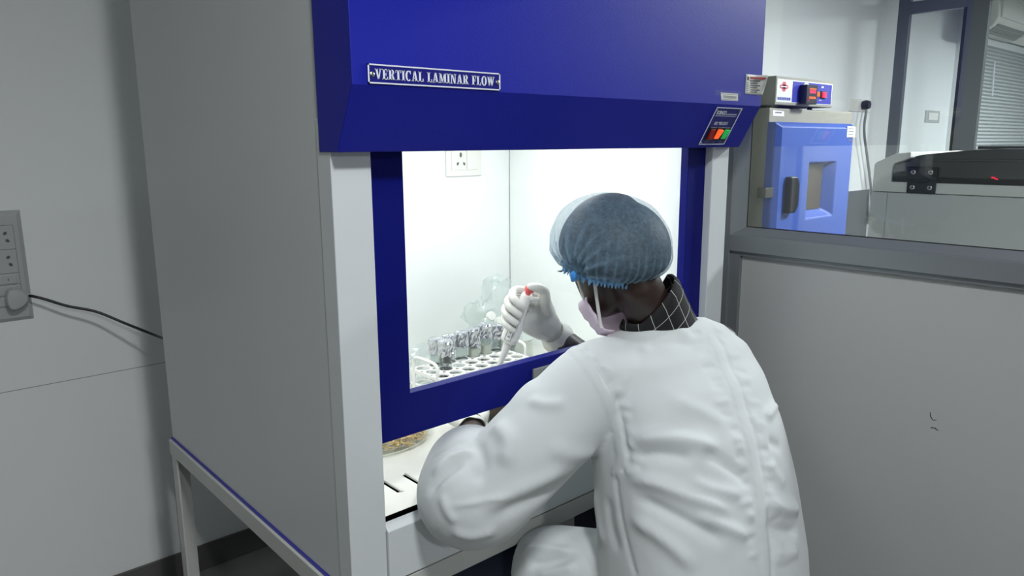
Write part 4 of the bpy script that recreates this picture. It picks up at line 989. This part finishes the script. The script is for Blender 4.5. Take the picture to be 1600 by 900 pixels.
kn = MB(); kn.ell(G+CS*.003, CF*.007, CS*.006, CUP*.010, 14, 10); kn.ell(G+CUP*-.008+CS*.003, CF*.005, CS*.005, CUP*.006, 12, 8); V, F_ = fuse(kn, .002, 2); tomesh('gathered_knot', V, F_, 'cap_knot', capo)

# --- mask
mk = []
for a in range(-10, 11):
    th = a/10*1.22
    for b in range(9):
        u = -.160+.082*b/8; k = 1-.30*((u+.10)/.06)**2*.35
        f = .118*math.cos(th)*(1.0-.12*max(0, (-.10-u)/.03)); s_ = .070*math.sin(th)*k*(1.06 if u > -.1 else .98)
        pl_ = .0022*math.sin(b*math.pi*.9)
        mk.append(hp(f-.004+pl_-.012*(b < 1), s_*(1-.15*(b < 1)), u))
m = MB(); m.add(mk, [(i*9+j, i*9+j+1, (i+1)*9+j+1, (i+1)*9+j) for i in range(20) for j in range(8)])
mo = m.build('face_mask', 'mask_pink', person, smooth=180); so = mo.modifiers.new('thickness', 'SOLIDIFY'); so.thickness = .0016; so.offset = 1
for s_ in (-1, 1):
    MB().tube([hp(.048, s_*.066, -.082), hp(.036, s_*.073, -.03), hp(.012, s_*.078, .022), hp(-.008, s_*.080, .024)], [.0032]*4, n=8, sub=5).build('ear_loop', 'elastic', mo, smooth=True)
    MB().tube([hp(.036, s_*.060, -.145), hp(.012, s_*.070, -.095), hp(-.018, s_*.082, -.040), hp(-.024, s_*.084, -.005), hp(-.016, s_*.082, .018), hp(-.008, s_*.080, .024)], [.0034]*6, n=8, sub=5).build('ear_loop', 'elastic', mo, smooth=True)

# --- shirt collar with a windowpane check
sc_ = []; NU_, NV_ = 48, 10; uvs = []
CLB = Vector((.648, -.176, 1.172)); CLU = Vector((-.50, -.02, .80)).normalized()
cx_ = BA-CLU*BA.dot(CLU); cx_.normalize(); cy_ = CLU.cross(cx_)
for i in range(NU_):
    th = 2*math.pi*i/NU_; back = max(0, -math.sin(th)); frt = max(0, math.sin(th))
    for j in range(NV_+1):
        t = j/NV_; h = -.040+t*(.118+.040*max(0, -math.sin(th-.5))-.045*frt); r_ = .080-.008*min(1, t*1.2)+.012*max(0, .35-t)
        if t > .9: r_ -= .006*(t-.9)/.1
        sc_.append(CLB+CLU*h+cx_*math.cos(th)*r_*1.05+cy_*math.sin(th)*r_); uvs.append((i/NU_*14, t*3.9))
m = MB(); fc = [(i*(NV_+1)+j, ((i+1) % NU_)*(NV_+1)+j, ((i+1) % NU_)*(NV_+1)+j+1, i*(NV_+1)+j+1) for i in range(NU_) for j in range(NV_)]
m.add(sc_, fc); so_ = m.build('shirt_collar', 'check_shirt', person, smooth=180)
uvl = so_.data.uv_layers.new(name='UVMap')
for p in so_.data.polygons:
    us = [uvs[so_.data.loops[l].vertex_index] for l in p.loop_indices]; mxu = max(u[0] for u in us)
    for l, u in zip(p.loop_indices, us): uvl.data[l].uv = (u[0]+(14 if mxu-u[0] > 7 else 0), u[1])
so = so_.modifiers.new('thickness', 'SOLIDIFY'); so.thickness = .003

# --- lab coat
ct = MB()
SPN = [((.590, -.350, .470), .225, .180), ((.592, -.350, .60), .225, .180), ((.600, -.340, .72), .220, .172), ((.612, -.315, .84), .215, .162), ((.626, -.280, .95), .212, .150), ((.640, -.240, 1.04), .208, .135), ((.650, -.210, 1.105), .200, .108), ((.655, -.190, 1.150), .165, .085), ((.655, -.178, 1.185), .105, .070)]
Pc = [Vector(a) for a, b, c in SPN]; Qa, Sa = spline(Pc, [b for a, b, c in SPN], 4); _, Sb = spline(Pc, [c for a, b, c in SPN], 4)
rings = []
for i, q in enumerate(Qa):
    tn = (Qa[min(i+1, len(Qa)-1)]-Qa[max(i-1, 0)]).normalized()
    tn = (tn+UZ*.6).normalized()
    yv = BF-tn*BF.dot(tn); yv.normalize(); rings.append(sring(q, BA, yv, Sa[i], Sb[i], 40, 2.5))
ct.loft(rings)
ct.tube([Vector((.60, -.20, 1.08)), SHL+Vector((0, -.005, -.004)), SHL.lerp(ELL, .30), SHL.lerp(ELL, .62), ELL+Vector((.018, 0, .004)), ELL+Vector((-.014, .022, .008)), ELL.lerp(WRL, .26)+Vector((-.014, 0, .030)), ELL.lerp(WRL, .53)+Vector((0, 0, .022))], [.085, .089, .091, .092, .089, .087, .084, .058], n=28, sub=6)
ct.tube([Vector((.70, -.21, 1.075)), SHR+Vector((-.012, .012, -.018)), SHR.lerp(ELR, .45), SHR.lerp(ELR, .8), ELR, ELR.lerp(WRR, .16)], [.085, .078, .072, .064, .062, .056], n=24, sub=6)
ct.tube([Vector((.52, -.30, .64)), Vector((.485, -.19, .645)), Vector((.445, -.085, .640)), Vector((.425, -.028, .622))], [.125, .116, .108, .094], n=24, sub=6)   # skirt over the left thigh
ct.tube([Vector((.68, -.32, .63)), Vector((.73, -.19, .625)), Vector((.77, -.06, .605))], [.125, .118, .105], n=24, sub=6)
ct.ell(SHL.lerp(ELL, .46)-RT*.042+UP*.050, (SHL-ELL).normalized()*.060, UP*.045, FW*.055, 20, 12)            # slack of the upper sleeve
V, F_ = fuse(ct, .0062, 5)
bvh = BVHTree.FromPolygons([Vector(v) for v in V], F_)
def on_coat(px):
    out = []
    for x, y in px:
        h = bvh.ray_cast(CAM, ray(x, y).normalized())[0]
        if h is not None: out.append(np.array(h))
    return out
def smooth_poly(P, sub=6):
    if len(P) < 3: return P
    Q, _ = spline([Vector(p) for p in P], [0]*len(P), sub); return [np.array(q) for q in Q]
NRM = vnormals(V, F_); NC_ = 0
def fold(px, amp, w, ends=.25, asym=0):
    """raise (amp>0) or sink a soft ridge along a line that lies on the cloth"""
    global V
    P = smooth_poly(on_coat(px))
    if len(P) < 2: return
    d, t = seg_dist(V, P); tp = np.clip(np.minimum(t, 1-t)/ends, 0, 1) if ends else 1.0
    tp = tp*tp*(3-2*tp) if ends else 1.0
    global NRM, NC_; NC_ += 1
    if NC_ % 10 == 0: NRM = vnormals(V, F_)
    V = V+NRM*(amp*np.exp(-(d/w)**2)*tp)[:, None]
def band(px, amp, w, soft=.004):
    global V
    P = smooth_poly(on_coat(px))
    if len(P) < 2: return
    d, t = seg_dist(V, P); k = np.clip((w-d)/soft+.5, 0, 1); k = k*k*(3-2*k)
    V = V+vnormals(V, F_)*(amp*k)[:, None]
SEAM = [(1088, 482), (1112, 530), (1135, 580), (1157, 640), (1172, 690), (1184, 750), (1192, 810), (1197, 895)]
ARM = [(893, 545), (915, 565), (935, 595), (950, 625), (961, 660), (968, 695), (971, 720), (962, 738)]
for px, am, w_ in (
    ([(978, 692), (1010, 684), (1060, 686), (1130, 702)], .012, .017), ([(985, 716), (1030, 710), (1090, 718)], -.009, .014),
    ([(975, 748), (1020, 754), (1080, 777), (1150, 803)], .011, .016), ([(985, 775), (1030, 793), (1090, 824), (1140, 853)], -.009, .014),
    ([(980, 805), (1020, 830), (1060, 862), (1090, 897)], .009, .017), ([(1080, 802), (1130, 822), (1178, 842)], .007, .013), ([(1070, 745), (1110, 763), (1165, 775)], .006, .013),
    ([(1195, 775), (1220, 793), (1247, 793)], .014, .018), ([(1195, 815), (1220, 830), (1248, 832)], -.009, .014), ([(1195, 655), (1212, 630), (1219, 615)], .009, .012), ([(1200, 690), (1222, 700)], -.006, .014),
    ([(1200, 720), (1215, 745), (1228, 760)], .006, .014), ([(1205, 860), (1225, 865), (1248, 860)], .007, .014),
    ([(1090, 700), (1140, 730), (1178, 765)], -.006, .014), ([(1040, 625), (1090, 640), (1140, 665)], .004, .018),
    ([(905, 535), (960, 532), (1020, 545)], .004, .02), ([(1000, 520), (1050, 512), (1085, 525)], .004, .014), ([(1000, 545), (1060, 535), (1100, 552)], -.003, .014),
    ([(675, 748), (705, 716), (748, 700)], .010, .012), ([(668, 778), (690, 748), (728, 722)], -.008, .010), ([(668, 720), (695, 700), (735, 690)], -.005, .010),
    ([(690, 792), (740, 786), (805, 771)], .005, .006), ([(770, 662), (795, 690), (785, 735)], .010, .02), ([(822, 622), (850, 632), (890, 630)], .007, .014),
    ([(755, 820), (810, 790), (880, 760), (940, 735)], -.007, .017), ([(745, 800), (815, 765), (890, 728)], .008, .018), ([(745, 690), (755, 725), (740, 760)], -.006, .015), ([(850, 690), (890, 710), (935, 705)], .006, .02),
    ([(700, 825), (735, 838), (780, 825)], .006, .013), ([(690, 770), (700, 800), (715, 820)], .006, .010),
    ([(810, 862), (850, 856), (905, 866)], .008, .014), ([(820, 880), (865, 878), (905, 862)], -.008, .013), ([(835, 898), (870, 892), (905, 885)], .006, .013), ([(930, 760), (935, 810), (945, 860)], .005, .018), ([(950, 770), (955, 820), (970, 870)], -.004, .014)):
    fold(px, am, w_*.82)
band(ARM, .0022, .011); band(SEAM, .0018, .011)
fold([(x+11, y-3) for x, y in ARM], -.0030, .0045, 0); fold([(x+10, y-1) for x, y in SEAM], -.0032, .0045, 0)
fold([(962, 744), (966, 780), (973, 820), (983, 860), (993, 897)], -.0035, .0045, 0)
rs = random.Random(4)
for LN, sg in ((SEAM, 1), (SEAM, -1), (ARM, 1)):               # puckers where the seams gather the cloth
    for i in range(len(LN)-1):
        for k in range(3):
            t = (k+rs.random()*.8)/3; x = LN[i][0]+(LN[i+1][0]-LN[i][0])*t; y = LN[i][1]+(LN[i+1][1]-LN[i][1])*t; l_ = rs.uniform(14, 30)*sg
            fold([(x+10*sg, y), (x+10*sg+l_*.5, y+rs.uniform(-2, 4)), (x+10*sg+l_, y+rs.uniform(-4, 8))], rs.choice((-1, 1))*rs.uniform(.0015, .003), .0065, .3)
nz = np.array([noise.noise(Vector(v)*9)*.6+noise.noise(Vector(v)*19+Vector((3, 1, 2)))*.3 for v in V])
V = V+vnormals(V, F_)*(nz*.0022)[:, None]
coat = tomesh('lab_coat', V, F_, 'coat_cloth', person, subsurf=1)

# --- trousers and shoes
tr_ = MB()
for h, k, a in ((HPL, KNL, ANL), (HPR, KNR, ANR)):
    tr_.tube([h, h.lerp(k, .5), k+Vector((0, .01, 0)), k.lerp(a, .35), a+Vector((0, 0, .02))], [.098, .088, .078, .072, .064], n=20, sub=6)
tr_.loft([cc(Vector((.59, -.34, .515)), .18, .13), cc(Vector((.592, -.34, .60)), .185, .135), cc(Vector((.60, -.33, .70)), .16, .12)])
V2, F2 = fuse(tr_, .009, 4); tomesh('trousers', V2, F2, 'denim', person)
for a in (ANL, ANR):
    m = MB(); b = Vector((a.x, a.y, 0))
    m.loft([sring(b+Vector((0, y, .003+h/2)), Vector((1, 0, 0)), UZ, w_, h/2, 18, 3) for y, w_, h in ((-.075, .025, .05), (-.06, .036, .085), (-.01, .040, .10), (.05, .044, .075), (.11, .047, .06), (.15, .040, .048), (.172, .02, .035))])
    m.build('shoe', 'shoe_black', person, smooth=60)

# --- right hand closed around the pipette
def hand_mesh(mb, name): V_, F__ = fuse(mb, .0016, 2); return tomesh(name, V_, F__, 'latex', person)
g = MB()
fing = [(.019, .0090, 1.0), (.0415, .0092, 1.10), (.0635, .0090, 1.08), (.0840, .0082, .92)]
for k, (t, r_, ln) in enumerate(fing):
    sl_ = .006*k                                            # fingers slant down the barrel
    pts = [pat(t-.004, .026, -.030), pat(t, -.004, -.0335), pat(t+.003, -.0285*ln, -.021), pat(t+.006, -.0335*ln, -.001), pat(t+.009, -.0250*ln, .0205), pat(t+.013, -.010, .0262), pat(t+.016, .001, .0258)]
    g.tube(pts, [r_*1.12, r_*1.1, r_*1.05, r_*1.05, r_, r_*.97, r_*.86], n=14, sub=5)
    g.ell(pts[-1], sd*r_*.8, nc_*r_*.8, ax*r_*.86, 12, 8)
palm = [((.014, .022, -.026), .020, .018), ((.028, .030, -.026), .026, .020), ((.055, .038, -.022), .027, .022), ((.085, .044, -.018), .026, .022), ((.105, .050, -.016), .026, .021)]
wd = (WRR-pat(.06, .04, -.02)).normalized()
pr_ = [pat(.028, .014, -.030), pat(.040, .028, -.026), pat(.060, .044, -.018)]
A0 = pat(.060, .008, -.030); A1 = WRR-wd*.018
ups = (ax-wd*ax.dot(wd)).normalized(); nn_ = wd.cross(ups).normalized()
rg = []
for f, (a_, b_) in zip((0, .2, .45, .7, .9, 1.0), ((.040, .013), (.046, .018), (.046, .021), (.040, .022), (.032, .024), (.030, .026))):
    rg.append(sring(A0.lerp(A1, f), ups, nn_, a_, b_, 24, 2.4))
g.loft(rg)
# thumb: leaves the side of the palm near its base and presses the plunger
g.tube([A0.lerp(A1, .55)+ups*.030, pat(.018, .044, -.012), pat(-.004, .034, -.008), pat(-.010, .018, -.002), pat(-.0085, .002, .004)], [.0165, .0145, .0122, .0115, .0098], n=14, sub=5)
g.ell(pat(-.0085, .001, .004), sd*.0105, nc_*.0098, ax*.0085, 12, 8)
gl_ = hand_mesh(g, 'glove')
# loose wrinkled cuff
m = MB(); cu = []
for j in range(7):
    t = j/6; c = A1-wd*.012+wd*.045*t
    cu.append([c+(ups*math.cos(a)+nn_*math.sin(a))*(.031+.010*t+.0018*math.sin(7*a+3*t)*t) for a in [2*math.pi*i/36 for i in range(36)]])
n = 36; m.add([v for r__ in cu for v in r__], [(j*n+i, j*n+(i+1) % n, (j+1)*n+(i+1) % n, (j+1)*n+i) for j in range(6) for i in range(n)])
o = m.build('glove_cuff', 'latex', gl_, smooth=180); so = o.modifiers.new('thickness', 'SOLIDIFY'); so.thickness = .0008
m = MB(); m.tube([A1+wd*.033+(ups*math.cos(a)+nn_*math.sin(a))*.0405 for a in [2*math.pi*i/24 for i in range(25)]], .0018, n=6, sub=2); m.build('cuff_bead', 'latex', gl_, smooth=True)

# --- left hand, steadying a tube on the tray
g = MB(); wl = (WRL-ELL).normalized(); wl = (wl+Vector((.15, .2, .02))).normalized(); sl2 = wl.cross(UZ).normalized(); ul2 = sl2.cross(wl)
B0 = WRL+wl*.014
g.loft([sring(B0+wl*f-ul2*0, sl2, ul2, a_, b_, 24, 2.4) for f, a_, b_ in ((-.012, .030, .026), (.01, .030, .024), (.04, .039, .020), (.07, .044, .017), (.092, .043, .014))])
for k, (o_, r_, ln) in enumerate(((-.031, .0095, .88), (-.0105, .0100, 1.0), (.0105, .0098, .95), (.031, .0086, .76))):
    b0 = B0+wl*.084+sl2*o_
    g.tube([b0-wl*.02, b0+wl*.012, b0+wl*.038*ln-ul2*.006, b0+wl*.056*ln-ul2*.022, b0+wl*.062*ln-ul2*.036], [r_*1.1, r_*1.08, r_, r_*.97, r_*.85], n=14, sub=5)
g.tube([B0+wl*.02-sl2*.022, B0+wl*.045-sl2*.050, B0+wl*.070-sl2*.060-ul2*.008, B0+wl*.092-sl2*.056-ul2*.018], [.016, .0135, .0115, .0095], n=14, sub=5)
gl2 = hand_mesh(g, 'glove')
m = MB(); cu = []
for j in range(7):
    t = j/6; c = B0-wl*.002-wl*.022*t
    cu.append([c+(sl2*math.cos(a)+ul2*math.sin(a))*(.0315+.003*t+.0014*math.sin(6*a+3*t)*t) for a in [2*math.pi*i/36 for i in range(36)]])
m.add([v for r__ in cu for v in r__], [(j*n+i, j*n+(i+1) % n, (j+1)*n+(i+1) % n, (j+1)*n+i) for j in range(6) for i in range(n)])
o = m.build('glove_cuff', 'latex', gl2, smooth=180); so = o.modifiers.new('thickness', 'SOLIDIFY'); so.thickness = .0008

# --- stool under the person
stl = thing('lab_stool', (.59, -.35, 0), 'black lab stool under the seated person in the white coat', 'stool')
MB().lathe([(.001, .415), (.16, .415), (.185, .43), (.19, .45), (.175, .468), (.001, .472)], (.59, -.35, 0), n=40).build('seat', 'seat_black', stl, smooth=50)
MB().lathe([(.022, .08), (.022, .30), (.014, .302), (.014, .415)], (.59, -.35, 0), n=16).build('column', 'metal', stl, smooth=50)
for k in range(5):
    a = 2*math.pi*k/5+.3; d = Vector((math.cos(a), math.sin(a), 0)); b = Vector((.59, -.35, .085))
    MB().tube([b, b+d*.14+UZ*-.005, b+d*.27+UZ*-.025], [.02, .017, .013], n=10, sub=3).build('base_leg', 'black_plastic', stl, smooth=True)
    cq = Vector((.59, -.35, .026))+d*.265; MB().lathe([(.025, -.012), (.026, 0), (.025, .012)], cq, d.cross(UZ), n=16).build('caster', 'black_plastic', stl, smooth=50)
